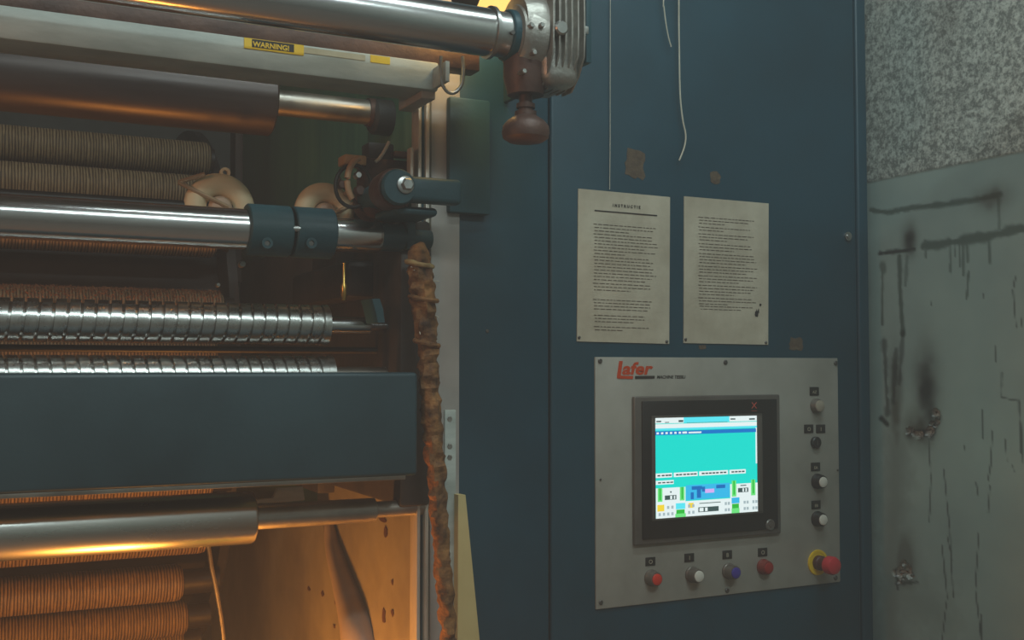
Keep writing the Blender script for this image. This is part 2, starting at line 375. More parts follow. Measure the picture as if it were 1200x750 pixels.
# ================================================================ CONTROL CABINET
ztop, zbot = 2.72, 0.0
XS = at(644.5, 400, 0).x       # seam between side cover and door
XD1 = at(1006, 400, 0).x       # right edge of the door
cab = thing('control_cabinet', 'tall dark teal steel cabinet carrying the control panel', 'cabinet', ((XC0+XC1)/2, 0.3, 0))
part('body', add_box(new(), XC0+0.004, XC1-0.004, 0.022, 0.62, 0.0, ztop, 0.004), TEAL, cab)
part('side_cover', add_box(new(), XC0, XS-0.0022, 0.0, 0.03, 0.06, ztop-0.01, 0.004, 3), TEAL, cab)
dr = part('door', add_box(new(), XS+0.0022, XD1-0.002, 0.0, 0.03, 0.06, ztop-0.01, 0.005, 3), TEAL, cab)
part('corner_post', add_box(new(), XD1+0.002, XC1, -0.002, 0.03, 0.0, ztop, 0.005, 3), TEAL, cab)
part('plinth', add_box(new(), XC0, XC1, 0.004, 0.03, 0.0, 0.058), DARK2, cab)
def disc(name, px, py, Y, rpx, depth, m, parent, seg=20, rim=0.0):
    q = at(px, py, Y); r = rpx*pxm(px, py, Y)
    return part(name, add_lathe(new(), 'Y', q, [(Y+0.003, r), (Y-depth*0.7, r), (Y-depth, r*0.8)], seg), m, parent)
part('door_lock', add_ring(add_lathe(new(), 'Y', at(993, 277, 0), [(0.002, 0.005), (-0.006, 0.005)], 20), 'Y', at(993, 277, 0), 0.002, -0.004, 0.005, 0.0095), STEEL, dr, 'small round metal lock')
disc('screw', 571, 388, 0, 2.0, 0.002, SCREWM, cab)
def scrap(px, py, wpx, hpx, seed):
    r = random.Random(seed); s = pxm(px, py, 0); q = at(px, py, 0); bm = new(); n = 20
    pts = []
    for k in range(n):
        t = 2*math.pi*k/n; cx, cz = math.cos(t), math.sin(t); m_ = max(abs(cx), abs(cz)); a = 1/m_*(0.82+0.3*r.random())
        pts.append((q.x+cx*a*wpx*s*0.55, 0.0005, q.z+cz*a*hpx*s*0.5))
    add_prism(bm, pts, (0, -0.0012, 0)); part('tape_residue', bm, SCUFF, dr, 'brown patch of old tape residue', 20)
for a in [(744, 192, 24, 34, 1), (838, 208, 13, 14, 2), (933, 403, 18, 15, 3), (823, 407, 9, 5, 5)]: scrap(*a)

# ---------------------------------------------------------------- instruction sheets
def paper_mat():
    m = mat('grimy_paper', srgb(164, 152, 132), srgb(192, 182, 162), 9, 0.42, bump=0.25, bscale=22, contrast=(0.3, 0.62)); return m
PAP = paper_mat()
def sheet(corners, label, seed, lines, header):
    r = random.Random(seed)
    tl, tr, br, bl = [at(px, py, -0.0012) for px, py in corners]
    t = thing('instruction_sheet', label, 'paper', ((bl+br)*0.5))
    bm = new(); n, mm_ = 14, 20; g = []
    for i in range(n+1):
        row = []
        for j in range(mm_+1):
            u, v = i/n, j/mm_
            p = (tl*(1-u)+tr*u)*(1-v)+(bl*(1-u)+br*u)*v
            edge = min(u, v, 1-u, 1-v)
            row.append(bm.verts.new(p+Vector((0, -0.0008-abs(noise.noise(Vector((u*3, v*4, seed))))*0.0022*min(1, edge*8), 0))))
        g.append(row)
    for i in range(n):
        for j in range(mm_): bm.faces.new((g[i][j], g[i][j+1], g[i+1][j+1], g[i+1][j]))
    res = bmesh.ops.extrude_face_region(bm, geom=bm.faces[:]); vv = [e for e in res['geom'] if isinstance(e, bmesh.types.BMVert)]
    for v in vv: v.co.y = 0.0004
    part('page', bm, PAP, t)
    def pos(u, v, lift=0.0):
        p = (tl*(1-u)+tr*u)*(1-v)+(bl*(1-u)+br*u)*v; edge = min(u, v, 1-u, 1-v)
        return p+Vector((0, -0.0010-abs(noise.noise(Vector((u*3, v*4, seed))))*0.0022*min(1, edge*8)-lift, 0))
    bm = new()
    for (v, u0, u1) in lines:
        u = u0
        while u < u1:
            wl = r.uniform(0.018, 0.062); e = min(u+wl, u1)
            hh = 0.0046
            a = [pos(u, v-hh*.5), pos(e, v-hh*.5), pos(e, v+hh*.5), pos(u, v+hh*.5)]
            vsn = [bm.verts.new(p+Vector((0, -0.0003, 0))) for p in a]; bm.faces.new(vsn); u = e+0.011
    pr = part('text_lines', bm, mat('grey_print', srgb(84, 72, 60), None, 5, 0.6), t); pr['kind'] = 'stuff'
    if header:
        q = pos(0.36, 0.100); text_part('INSTRUCTIE', 0.0078, q+Vector((0, -0.0012, 0)), INK, t, 'heading', space=1.6, bold=0.0002)
        bm = new()
        for k in range(8):
            a0, a1 = 0.17+k*0.085, 0.17+(k+1)*0.085
            bm.faces.new([bm.verts.new(pos(a, b)+Vector((0, -0.0004, 0))) for a, b in ((a0, 0.1315), (a1, 0.1315), (a1, 0.140), (a0, 0.140))])
        part('heading_rule', bm, INK, t)
    for (u, v) in ((0.02, 0.975), (0.97, 0.985)):
        p = pos(u, v); part('rivet', add_lathe(new(), 'Y', p, [(0.002, 0.0032), (p.y-0.001, 0.0032), (p.y-0.0022, 0.002)], 12), SCREWM, t)
    return t, pos
def para(v0, counts, u0, umax, seed, dv=0.0205, gap=0.018):
    r = random.Random(seed); v = v0; out = []
    for n in counts:
        for i in range(n):
            out.append((v, u0 if i else u0-0.01, umax-r.uniform(0, 0.10) if i < n-1 else u0+r.uniform(0.25, 0.6))); v += dv
        v += gap
    return out
sheet([(677.5, 221), (785, 231), (784, 403), (676, 400)], 'grimy printed sheet with underlined heading, beside a sheet without heading', 11,
      para(0.225, [3, 5, 2, 8], 0.17, 0.86, 3, 0.0215, 0.0) + para(0.615, [3], 0.17, 0.8, 4, 0.0215) + para(0.722, [4], 0.17, 0.86, 5, 0.0205) + para(0.825, [3], 0.18, 0.8, 6, 0.0205) + para(0.90, [2], 0.18, 0.8, 7, 0.0205), True)
t2, pos2 = sheet([(801.5, 230), (900.5, 238.5), (900, 404), (801, 402)], 'grimy printed sheet without heading, burn mark in its lower corner', 23,
      para(0.135, [3, 2, 3, 3], 0.17, 0.84, 8, 0.0205, 0.006) + para(0.385, [4, 3, 3, 4, 3], 0.17, 0.86, 9, 0.0205, 0.004) + para(0.745, [2], 0.19, 0.85, 12, 0.02), False)
bm = new(); rr = random.Random(5)
for (u, v, ru, rv) in ((0.85, 0.782, 0.022, 0.028), (0.90, 0.72, 0.016, 0.012), (0.875, 0.765, 0.012, 0.02)):
    bm.faces.new([bm.verts.new(pos2(u+ru*math.cos(k*0.52)*rr.uniform(.5, 1.2), v+rv*math.sin(k*0.52)*rr.uniform(.5, 1.2), 0.0005)) for k in range(12)])
part('burn_mark', bm, mat('char', srgb(24, 19, 15), None, 5, 0.8), t2, 'small black burn mark')

# ---------------------------------------------------------------- control panel
YP = -0.004
p00 = at(697.5, 417, YP); p11 = at(985, 684, YP); ptr = at(984, 421, YP); pbl = at(699, 712, YP)
PX0, PX1 = p00.x, p11.x; PZ1, PZ0 = (p00.z+ptr.z)/2, (p11.z+pbl.z)/2
pan = thing('operator_console', 'brushed grey operator panel with touch screen and push buttons', 'console', ((PX0+PX1)/2, 0, PZ0))
part('plate', add_box(new(), PX0, PX1, YP, 0.001, PZ0, PZ1, 0.0015), PANELM, pan)
for (px, py) in ((703, 423), (850, 424.5), (979, 425.5), (704, 706), (852, 692), (979, 677), (703.5, 562), (981.5, 551)):
    disc('screw', px, py, YP, 2.8 if py not in (562, 551) else 1.3, 0.0025, SCREWM, pan, 16)
# logo
ORANGE = mat('logo_orange', srgb(190, 62, 14), None, 5, 0.5)
q = at(726, 438.6, YP)
lz = pxm(740, 435, YP); lx = lz*1.16
lp = text_part('afer', 0.0330, at(728.6, 438.6, YP)+Vector((0, -0.0004, 0)), ORANGE, pan, 'logo', sx=1.30, shear=0.22, bold=0.0010)
lp['label'] = 'orange slanted logo lettering'
bm = new()
def pq(px, py, off=-0.0005): return at(px, py, YP)+Vector((0, off, 0))
add_prism(bm, [pq(725.4, 423), (pq(729.6, 423)), pq(727.3, 440.2), pq(742.0, 440.6), pq(741.4, 444.2), pq(723.6, 443.6), pq(722.6, 442)], (0, -0.0004, 0))
part('logo', bm, ORANGE, pan)
bm = new(); add_prism(bm, [pq(744, 440.6), pq(767, 440.3), pq(767, 443.6), pq(744, 444.0)], (0, -0.0004, 0)); part('logo_bar', bm, INK, pan)
text_part('MACHINE TESSILI', 0.0088, pq(769.5, 443.6), INK, pan, 'logo_subtitle', shear=0.2, bold=0.0002)
# touch screen unit
b0 = at(740, 463.5, YP); b1 = at(912, 627, YP); b0r = at(912, 463, YP); b1l = at(740, 636, YP)
BX0, BX1, BZ1, BZ0 = b0.x, b1.x, (b0.z+b0r.z)/2, (b1.z+b1l.z)/2
hm = part('touch_screen', add_box(new(), BX0, BX1, YP-0.010, YP, BZ0, BZ1, 0.003, 3), BEZEL, pan, 'touch screen unit in a black bezel')
i0 = at(749, 468, YP-0.011); i1 = at(908, 624, YP-0.011)
IZ0 = BZ0+(BX1-BX0)*0.030; IZ1 = BZ1-(BX1-BX0)*0.026; IX0 = BX0+(BX1-BX0)*0.045; IX1 = BX1-(BX1-BX0)*0.03
part('bezel', add_box(new(), IX0, IX1, YP-0.0135, YP-0.008, IZ0, IZ1, 0.0015), BLACKP, hm)
s0 = at(768, 489.5, YP-0.016); s1 = at(888, 601.5, YP-0.016); s2 = at(887, 487.5, YP-0.016); s3 = at(768, 605.5, YP-0.016)
SX0, SX1, SZ1, SZ0 = s0.x, s1.x, (s0.z+s2.z)/2, (s1.z+s3.z)/2
bm = new(); fw = 0.011; yb, yf = YP-0.012, YP-0.0165
add_box(bm, SX0-fw*0.75, SX0, yf, yb, SZ0-0.003, SZ1+0.003, 0.0008); add_box(bm, SX1, SX1+fw*1.25, yf, yb, SZ0-0.003, SZ1+0.003, 0.0008)
add_box(bm, SX0-fw*0.75, SX1+fw*1.25, yf, yb, SZ1, SZ1+0.004, 0.0008); add_box(bm, SX0-fw*0.75, SX1+fw*1.25, yf, yb, SZ0-0.004, SZ0, 0.0008)
part('screen_surround', bm, mat('surround_grey', srgb(84, 78, 72), None, 5, 0.45), hm)
EM = 1.0
def scr(name, c): return emit('screen_'+name, srgb(*c), EM)
C_TEAL = scr('teal', (0, 226, 212)); C_WHITE = scr('white', (236, 250, 250)); C_CYAN = scr('cyan', (90, 236, 250)); C_BLUE = scr('blue', (0, 120, 205)); C_GREEN = scr('green', (40, 190, 60))
C_LGREEN = scr('light_green', (110, 235, 130)); C_SKY = scr('sky', (50, 190, 240)); C_DARK = scr('dark', (60, 84, 84)); C_YEL = scr('yellow', (250, 220, 60)); C_DEEP = scr('deep', (10, 110, 190)); C_PINK = scr('lilac', (220, 180, 250)); C_GREY = scr('grey', (170, 190, 195))
part('display', add_box(new(), SX0, SX1, YP-0.0155, YP-0.013, SZ0, SZ1), C_TEAL, hm, 'lit teal screen picture')
layer = [0]
def gfx(name, m, rects):
    layer[0] += 1; y = YP-0.0155-0.00012*layer[0]; bm = new(); sx, sz = SX1-SX0, SZ1-SZ0
    big = [r for r in rects if r[1]-r[0] > 0.1 or r[3]-r[2] > 0.1]
    if big and len(rects) > 1:
        layer[0] -= 1
        for r in big: gfx(name, m, [r]); layer[0] -= 1
        layer[0] += 1; rects = [r for r in rects if r not in big]
        if not rects: return
    for (u0, u1, v0, v1) in rects:
        a = [(SX0+u0*sx, y, SZ1-v1*sz), (SX0+u1*sx, y, SZ1-v1*sz), (SX0+u1*sx, y, SZ1-v0*sz), (SX0+u0*sx, y, SZ1-v0*sz)]
        bm.faces.new([bm.verts.new(p) for p in a])
    o = part(name, bm, m, hm)
    if len(rects) > 1: o['kind'] = 'stuff'
    return o
rg = random.Random(4)
gfx('menu_bar', C_WHITE, [(0, 0.27, 0.0, 0.055), (0.72, 1, 0, 0.055), (0, 1, 0.062, 0.105), (0.985, 1, 0.11, 0.5)])
gfx('menu_bar', C_CYAN, [(0.27, 0.72, 0, 0.055), (0, 1, 0.105, 0.125)])
gfx('menu_mark', C_DARK, [(0.01, 0.055, 0.028, 0.042), (0.09, 0.13, 0.042, 0.05), (0.22, 0.265, 0.026, 0.046), (0.73, 0.78, 0.022, 0.036), (0.92, 0.98, 0.026, 0.042), (0.3, 0.7, 0.054, 0.058)])
gfx('title_bar', C_BLUE, [(0, 0.99, 0.133, 0.172)])
gfx('title_text', C_WHITE, [(0.01+k*0.042, 0.032+k*0.042, 0.143, 0.163) for k in range(6)] + [(0.255, 0.3, 0.143, 0.163), (0.315, 0.44, 0.147, 0.163)])
gfx('value_field', C_WHITE, [(0.0, 0.155, 0.553, 0.597), (0.17, 0.40, 0.553, 0.597), (0.415, 0.70, 0.553, 0.597), (0.715, 0.88, 0.553, 0.597), (0, 0.17, 0.625, 0.665)])
gfx('field_text', C_DARK, [(u, u+0.028, 0.568, 0.583) for u in (0.015, 0.055, 0.09, 0.12, 0.19, 0.222, 0.26, 0.295, 0.33, 0.362, 0.44, 0.475, 0.51, 0.545, 0.58, 0.62, 0.655, 0.735, 0.77, 0.805, 0.84)] + [(u, u+0.03, 0.64, 0.653) for u in (0.02, 0.06, 0.1, 0.135)])
gfx('status_field', C_WHITE, [(0, 0.28, 0.70, 1.0), (0.72, 1, 0.70, 1.0), (0.28, 0.72, 0.845, 1.0)])
gfx('machine_picture', C_SKY, [(0.285, 0.715, 0.685, 0.835)])
gfx('machine_picture', C_DEEP, [(0.34, 0.44, 0.70, 0.735), (0.39, 0.43, 0.73, 0.82), (0.44, 0.47, 0.71, 0.76), (0.58, 0.67, 0.70, 0.735), (0.33, 0.36, 0.76, 0.83)])
gfx('machine_picture', C_PINK, [(0.47, 0.56, 0.735, 0.775)])
gfx('level_bar', C_LGREEN, [(0.015, 0.06, 0.70, 0.835), (0.225, 0.27, 0.70, 0.835), (0.735, 0.78, 0.665, 0.83), (0.93, 0.975, 0.665, 0.83)])
gfx('level_bar', C_GREEN, [(0.03, 0.045, 0.70, 0.82), (0.24, 0.255, 0.70, 0.82), (0.75, 0.765, 0.665, 0.81), (0.945, 0.96, 0.665, 0.81), (0.19, 0.27, 0.925, 0.965), (0.735, 0.805, 0.905, 0.95)])
gfx('status_tile', C_LGREEN, [(0.18, 0.28, 0.965, 1.0), (0.73, 0.81, 0.95, 1.0)])
gfx('status_tile', C_CYAN, [(0.185, 0.275, 0.86, 0.92)]); gfx('status_tile', C_SKY, [(0.73, 0.81, 0.84, 0.9)])
gfx('status_tile', C_YEL, [(0.01, 0.075, 0.865, 0.93), (0.305, 0.355, 0.865, 0.915)])
gfx('readout', C_DARK, [(0.08, 0.19, 0.775, 0.82), (0.795, 0.90, 0.745, 0.79), (0.40, 0.60, 0.915, 0.965), (0.13, 0.145, 0.735, 0.75), (0.82, 0.88, 0.715, 0.725), (0.41, 0.62, 0.872, 0.88)])
gfx('readout', C_GREY, [(u, u+0.022, v, v+0.03) for u in (0.02, 0.06, 0.1, 0.14, 0.3, 0.34, 0.66, 0.69, 0.85, 0.88, 0.94, 0.97) for v in (0.88, 0.945) if not (u < 0.08 and v < 0.9)])
gfx('readout_digits', C_WHITE, [(0.13, 0.15, 0.781, 0.815), (0.165, 0.178, 0.781, 0.815), (0.84, 0.855, 0.75, 0.785), (0.87, 0.885, 0.75, 0.785), (0.41, 0.45, 0.922, 0.958), (0.465, 0.49, 0.922, 0.958)])
# red cross and round key on the bezel
REDP = mat('red_print', srgb(196, 84, 70), None, 5, 0.5)
def barq(ax, ay, bx, by, w, Y, bm):
    A, B = at(ax, ay, Y), at(bx, by, Y); d = (B-A).normalized(); n = Vector((-d.z, 0, d.x))*w/2
    add_prism(bm, [A+n, B+n, B-n, A-n], (0, -0.0004, 0))
bm = new(); barq(881, 471.5, 886.5, 478.5, 0.0016, YP-0.0135, bm); barq(886.5, 471.5, 881, 478.5, 0.0016, YP-0.0135, bm)
barq(880.5, 481.5, 887, 481.5, 0.0007, YP-0.0135, bm); part('maker_mark', bm, REDP, hm)
kq = at(902.5, 615, YP-0.0135)
part('round_key', add_lathe(new(), 'Y', kq, [(YP-0.012, 0.0115), (YP-0.0145, 0.0115), (YP-0.016, 0.0095), (YP-0.0155, 0.008), (YP-0.0155, 0.0045), (YP-0.0168, 0.004)], 24), BEZEL, hm)
# legend plates and buttons
GRAYC = mat('button_collar_grey', srgb(104, 96, 88), srgb(120, 112, 104), 10, 0.35, metal=0.4)
WHITEC = mat('white_cap', srgb(206, 200, 188), None, 5, 0.4)
def legend(px, py, txt, w=11.5, h=10):
    s = pxm(px, py, YP); q = at(px, py, YP); a = w*s*0.5*1.2; b = h*s*0.5
    o = part('legend_plate', add_box(new(), q.x-a, q.x+a, YP-0.0014, YP+0.0005, q.z-b, q.z+b, 0.0006), BLACKP, pan)
    text_part(txt, 0.0115 if len(txt) < 2 else 0.0085, (q.x, YP-0.0018, q.z-b*0.5), mat('legend_print', srgb(170, 160, 140), None, 5, .5), o, 'legend', align='CENTER')
def button(px, py, cap, label, proud=0.02, rcol=0.0148, rcap=0.0108, collar=GRAYC, capdepth=0.003):
    q = at(px, py, YP)
    o = part('push_button', add_lathe(new(), 'Y', q, [(YP+0.001, rcol*1.08), (YP-0.004, rcol*1.08), (YP-0.0055, rcol), (YP-proud*0.85, rcol*0.95), (YP-proud, rcol*0.86), (YP-proud, rcap)], 32), collar, pan, label)
    part('cap', add_lathe(new(), 'Y', q, [(YP-proud+0.004, rcap), (YP-proud-capdepth*0.7, rcap), (YP-proud-capdepth, rcap*0.85)], 28), cap, o)
CAPR = mat('red_cap', srgb(206, 52, 34), None, 5, 0.35); CAPB = mat('blue_cap', srgb(62, 50, 138), None, 5, 0.35); CAPDR = mat('dull_red_cap', srgb(140, 34, 28), None, 5, 0.35); CLEAR = mat('milky_cap', srgb(158, 148, 132), None, 5, 0.3)
for px, py, txt in ((762, 658, 'O'), (807.5, 653.5, 'I'), (852, 650, 'B'), (893.5, 647, 'O'), (954, 458.5, 'AZ'), (947.5, 502.5, 'O'), (961.5, 502.5, 'I'), (955.5, 547, 'EA'), (956, 591.5, 'EB')): legend(px, py, txt)
button(763, 677, CAPR, 'push button with bright red cap'); button(810.5, 673, WHITEC, 'push button with white cap', 0.024); button(853.5, 669, CAPB, 'push button with dark blue cap', 0.024)
button(894, 664, CAPDR, 'push button with dull red cap', 0.018, collar=mat('red_collar', srgb(116, 40, 32), None, 5, .4))
button(956, 475.5, CLEAR, 'unlit milky indicator', 0.012, 0.0145, 0.0118)
q = at(955, 518.5, YP); ks = part('key_switch', add_lathe(new(), 'Y', q, [(YP+0.001, 0.0125), (YP-0.006, 0.0125), (YP-0.008, 0.0105)], 28), BLACKP, pan, 'flat black key switch')
part('key_slot', add_box(new(), q.x-0.0012, q.x+0.0012, YP-0.0088, YP-0.0078, q.z-0.006, q.z+0.006), SCREWM, ks)
for py in (564, 608):
    button(957.5, py, WHITEC, 'push button with white cap and black collar', 0.018, 0.0152, 0.0108, BLACKP)
# emergency stop
q = at(958, 659, YP)
es = part('emergency_stop', add_ring(add_lathe(new(), 'Y', q, [(YP+0.001, 0.0265), (YP-0.0022, 0.0265)], 40), 'Y', q, YP, YP-0.0032, 0.021, 0.0262), mat('estop_yellow', srgb(214, 172, 8), srgb(226, 186, 16), 10, 0.5), pan, 'red mushroom emergency stop on a yellow disc')
part('stem', add_lathe(new(), 'Y', q, [(YP, 0.0155), (YP-0.012, 0.0155), (YP-0.014, 0.0135), (YP-0.034, 0.0135)], 32), mat('estop_stem', srgb(70, 34, 30), None, 5, 0.5), es)
part('mushroom_cap', add_lathe(new(), 'Y', q, [(YP-0.03, 0.014), (YP-0.033, 0.0185), (YP-0.046, 0.0190), (YP-0.052, 0.0165), (YP-0.0545, 0.0110), (YP-0.0550, 0.004)], 36), mat('estop_red', srgb(196, 44, 52), srgb(180, 40, 48), 10, 0.4), es)

# ---------------------------------------------------------------- strings hanging in front of the door
def hang(pts, r, label, Y=-0.012):
    bm = add_tube(new(), smooth_path([at(px, py, Y) for px, py in pts], 8), r, 6)
    tag(obj('hanging_string', bm, STRING), label, 'string', 'strings hanging in front of the cabinet')
hang([(796, -220), (795.5, 0), (796, 60), (797, 110), (800, 140), (803.5, 158), (802, 172), (796, 188)], 0.0017, 'long pale string hanging down the cabinet door towards the sheets')
hang([(782, -220), (780, -60), (777.5, 2), (778, 8), (780, 25), (783, 42), (786.5, 55)], 0.0014, 'short pale string end hanging beside the longer one')
hang([(716, -240), (715.5, -100), (715, 100), (715, 160), (714.5, 222)], 0.0007, 'hair-thin thread hanging down to the sheet with the heading', -0.006)

# ================================================================ SIDE FRAME OF THE MACHINE
XI = at(501, 400, 0.0).x - 0.004       # inner face of the side frame
fr = thing('side_frame', 'green painted side frame of the raising machine beside the cabinet', 'machine frame', (XI+0.04, 0.6, 0))
part('inner_plate', add_box(new(), XI, XI+0.012, 0.0, 1.55, 0.0, 2.7, 0.002), GREEN, fr, 'green inner plate')
part('inner_plate', add_box(new(), XI-0.006, XI, 0.0, 0.30, 0.0, 2.7, 0.002), GREEN, fr, 'front strip of the plate')
part('front_post', add_box(new(), at(505, 300, -0.008).x, XC0+0.003, -0.008, 0.05, 0.0, at(515, 100, 0).z+0.35, 0.003), POSTM, fr, 'light grey upright')
part('rear_cover', add_box(new(), XI+0.012, XC0, 0.05, 1.5, 0.0, 2.7), TEALD, fr)
for (a, b) in ((489.5, 493.5), (498.5, 503)):
    x0, x1 = at(a, 400, -0.014).x, at(b, 400, -0.014).x
    part('edge_strip', add_box(new(), x0, x1, -0.014, 0.02, 0.0, at(500, 112, 0).z, 0.0015), COPPER, fr, 'bare metal edge strip')
x0, x1 = at(493.5, 400, -0.002).x, at(498.5, 400, -0.002).x
part('edge_channel', add_box(new(), x0, x1, -0.004, 0.02, 0.0, at(500, 112, 0).z), TEALD, fr)
# bolts low on the post
for py in (491, 523, 536):
    q = at(526, py, -0.008); part('bolt', add_lathe(new(), 'Y', q, [(0, 0.006), (-0.012, 0.006), (-0.0135, 0.0045)], 6), STEEL, fr)
q = at(527, 510, -0.009)
part('strap', add_box(new(), at(521, 500, -0.011).x, at(534, 500, -0.011).x, -0.0125, -0.006, at(526, 760, 0).z, at(526, 480, 0).z, 0.001), ALU, fr)
# bracket box on the upright and lever arm
bx0, bx1 = at(527, 180, -0.022).x, at(575, 180, -0.022).x
part('bracket', add_box(new(), bx0, bx1, -0.022, 0.0, at(550, 250, -0.022).z, at(550, 115, -0.022).z, 0.004), TEALD, fr, 'dark teal bracket box')
# lower guard sheets inside
XG = XI-0.03
g = [at(x, y, X=XG) for x, y in ((262, 612), (378, 612), (390, 650), (400, 690), (408, 735), (412, 790), (285, 900), (262, 790))]
zmin = 0.35
pts = [at(240, 600, X=XG), at(377, 600, X=XG), at(381, 640, X=XG), at(392, 680, X=XG), at(402, 715, X=XG), at(409, 750, X=XG), at(414, 820, X=XG), at(414, 1000, X=XG), at(262, 1000, X=XG)]
part('guard_sheet', add_prism(new(), pts, (0.006, 0, 0)), SHEET, fr, 'tan sheet metal guard')
lip = [at(377, 610, X=XG-0.002), at(381, 640, X=XG-0.002), at(392, 680, X=XG-0.002), at(402, 715, X=XG-0.002), at(409, 750, X=XG-0.002), at(414, 820, X=XG-0.002)]
bm = new(); n = len(lip)
ls = smooth_path(lip, 5); 
add_tube(bm, [p+Vector((0.012, -0.008-0.0017*i, 0)) for i, p in enumerate(ls)], [0.009+0.0016*i for i in range(len(ls))], 16)
part('guard_lip', bm, mat('pale_lip_metal', srgb(168, 150, 138), srgb(184, 166, 154), 8, 0.4), fr, 'rolled pale edge of the guard')
part('front_guard', add_prism(new(), [at(x, y, X=XI-0.007) for x, y in ((372, 570), (489, 560), (489, 1000), (372, 1000))], (0.006, 0, 0)), SHEET, fr, 'grimy tan front part of the plate')
rs = random.Random(9)
for (px, py, a, b) in ((450, 722, 3, 11), (460, 718, 2.5, 4), (460, 682, 2, 3), (362, 690, 3, 3), (378, 696, 3, 4), (393, 706, 2, 3), (392, 734, 2.5, 3), (449, 609, 6, 4), (452, 624, 3, 6)):
    X_ = XI-0.0076 if px > 400 else XG-0.0006
    bm = new(); c = at(px, py, X=X_); s = pxm(px, py, 0.3)
    add_prism(bm, [c+Vector((0, 2.2*a*s*math.cos(k*.63)*rs.uniform(.5, 1.2), b*s*math.sin(k*.63)*rs.uniform(.6, 1.2))) for k in range(10)], (-0.0008, 0, 0)); part('grease_spot', bm, mat('grease', srgb(86, 56, 22), None, 5, 0.4), fr)
# dark bearing stand, plates put in for the shade between guide roller and beam
XB = XI-0.055
pts = [at(300, 262, X=XB), at(486, 262, Y=0.0)*0]
y0_, y1_ = 0.0, 0.55
zt, zb = at(440, 262, 0.05).z, at(440, 590, 0.05).z
part('shade_fill_stand', add_box(new(), XB, XI+0.002, -0.02, 0.52, zb, zt, 0.006), DARK2, fr, 'dark bearing stand filling the shaded recess')
part('stand_step', add_box(new(), XB-0.05, XB+0.005, 0.12, 0.50, at(300, 345, 0.12).z, at(300, 300, 0.12).z, 0.008), DARK, fr)
part('shade_fill_plate', add_box(new(), XB+0.01, XI+0.001, 0.50, 1.25, at(300, 560, 0.9).z, at(300, 296, 0.9).z, 0.006), DARK2, fr)  # dark plate added so the recess behind reads as shade
disc('bolt', 283, 310, 0.12, 4, 0.01, STEEL, fr); disc('bolt', 255, 334, 0.13, 2.5, 0.008, STEEL, fr)
q = at(403, 330, 0.0)
lub = part('grease_nipple', add_lathe(new(), 'Z', at(403, 330, -0.03), [(at(403, 352, -0.03).z, 0.003), (at(403, 345, -0.03).z, 0.005), (at(403, 335, -0.03).z, 0.006), (at(403, 331, -0.03).z, 0.003), (at(403, 308, -0.03).z, 0.0022)], 12), BRASS, fr, 'small brass grease nipple')
bm = new(); pp = [at(436, 350, -0.03), at(445, 350, -0.03), at(449, 362, -0.03), at(451, 378, -0.03), at(443, 378, -0.03), at(440, 364, -0.03)]
part('flange_rib', add_prism(bm, pp, (0, 0.06, 0)), TEALD, fr)
# bearings
def bearing(px, py, Y, r, x0, x1, m=DARK2):
    c = at(px, py, Y); part('bearing', add_lathe(new(), 'X', c, [(x0, r*0.85), (x0+0.006, r), (x1-0.006, r), (x1, r*0.85)], 32), m, fr)
c = at(470, 140, 0.16); bearing(470, 140, 0.17, 0.034, XI-0.045, XI+0.004)
# opposite side frame, out of the photograph
XL = -1.35
fl = thing('side_frame', 'green painted side frame at the far end of the rollers', 'machine frame', (XL, 0.6, 0))
part('inner_plate', add_box(new(), XL-0.05, XL, -0.42, 1.55, 0.0, 2.7, 0.004), GREEN, fl)

# ================================================================ ROLLERS
def roller(name, label, group=None, cat='roller', loc=None): return thing(name, label, cat, loc, group)
def end_of(px, py, Y): return at(px, py, Y)
# top chrome tube
Y1 = -0.26
c1 = at(585, 40, Y1); r1 = 0.0375
ct = at(300, 14, Y1)
x_e = at(590, 40, Y1).x
tr_ = roller('chrome_tube', 'long chrome tube running into the finned gearbox above the pale bar', loc=((XL+x_e)/2, Y1, c1.z-r1))
part('tube', add_lathe(new(), 'X', c1, [(XL-0.002, r1), (at(571, 40, Y1).x, r1)], 64), CHROME, tr_)
xa, xb = at(571, 40, Y1).x, at(576, 40, Y1).x
part('end_ring', add_lathe(new(), 'X', c1, [(xa, r1+0.0015), (xa+0.001, r1+0.004), (xb-0.001, r1+0.004), (xb, r1+0.0015)], 48), STEEL, tr_)
part('end_sleeve', add_lathe(new(), 'X', c1, [(xb-0.001, r1-0.002), (at(594, 40, Y1).x, r1-0.002)], 48), STEEL, tr_)
xa, xb = at(591, 40, Y1).x, at(607, 40, Y1).x
ca = part('clamp_collar', add_lathe(new(), 'X', c1, [(xa, r1-0.004), (xa, r1+0.001), (xa+0.002, r1+0.003), (xb-0.002, r1+0.003), (xb, r1), (xb, 0.02)], 40), TEALD, tr_, 'dark teal collar')
qs = at(601, 38, Y1-r1-0.002); part('set_screw', add_lathe(new(), 'Y', qs, [(qs.y+0.004, 0.0035), (qs.y-0.0015, 0.0035)], 8), SCREWM, ca)
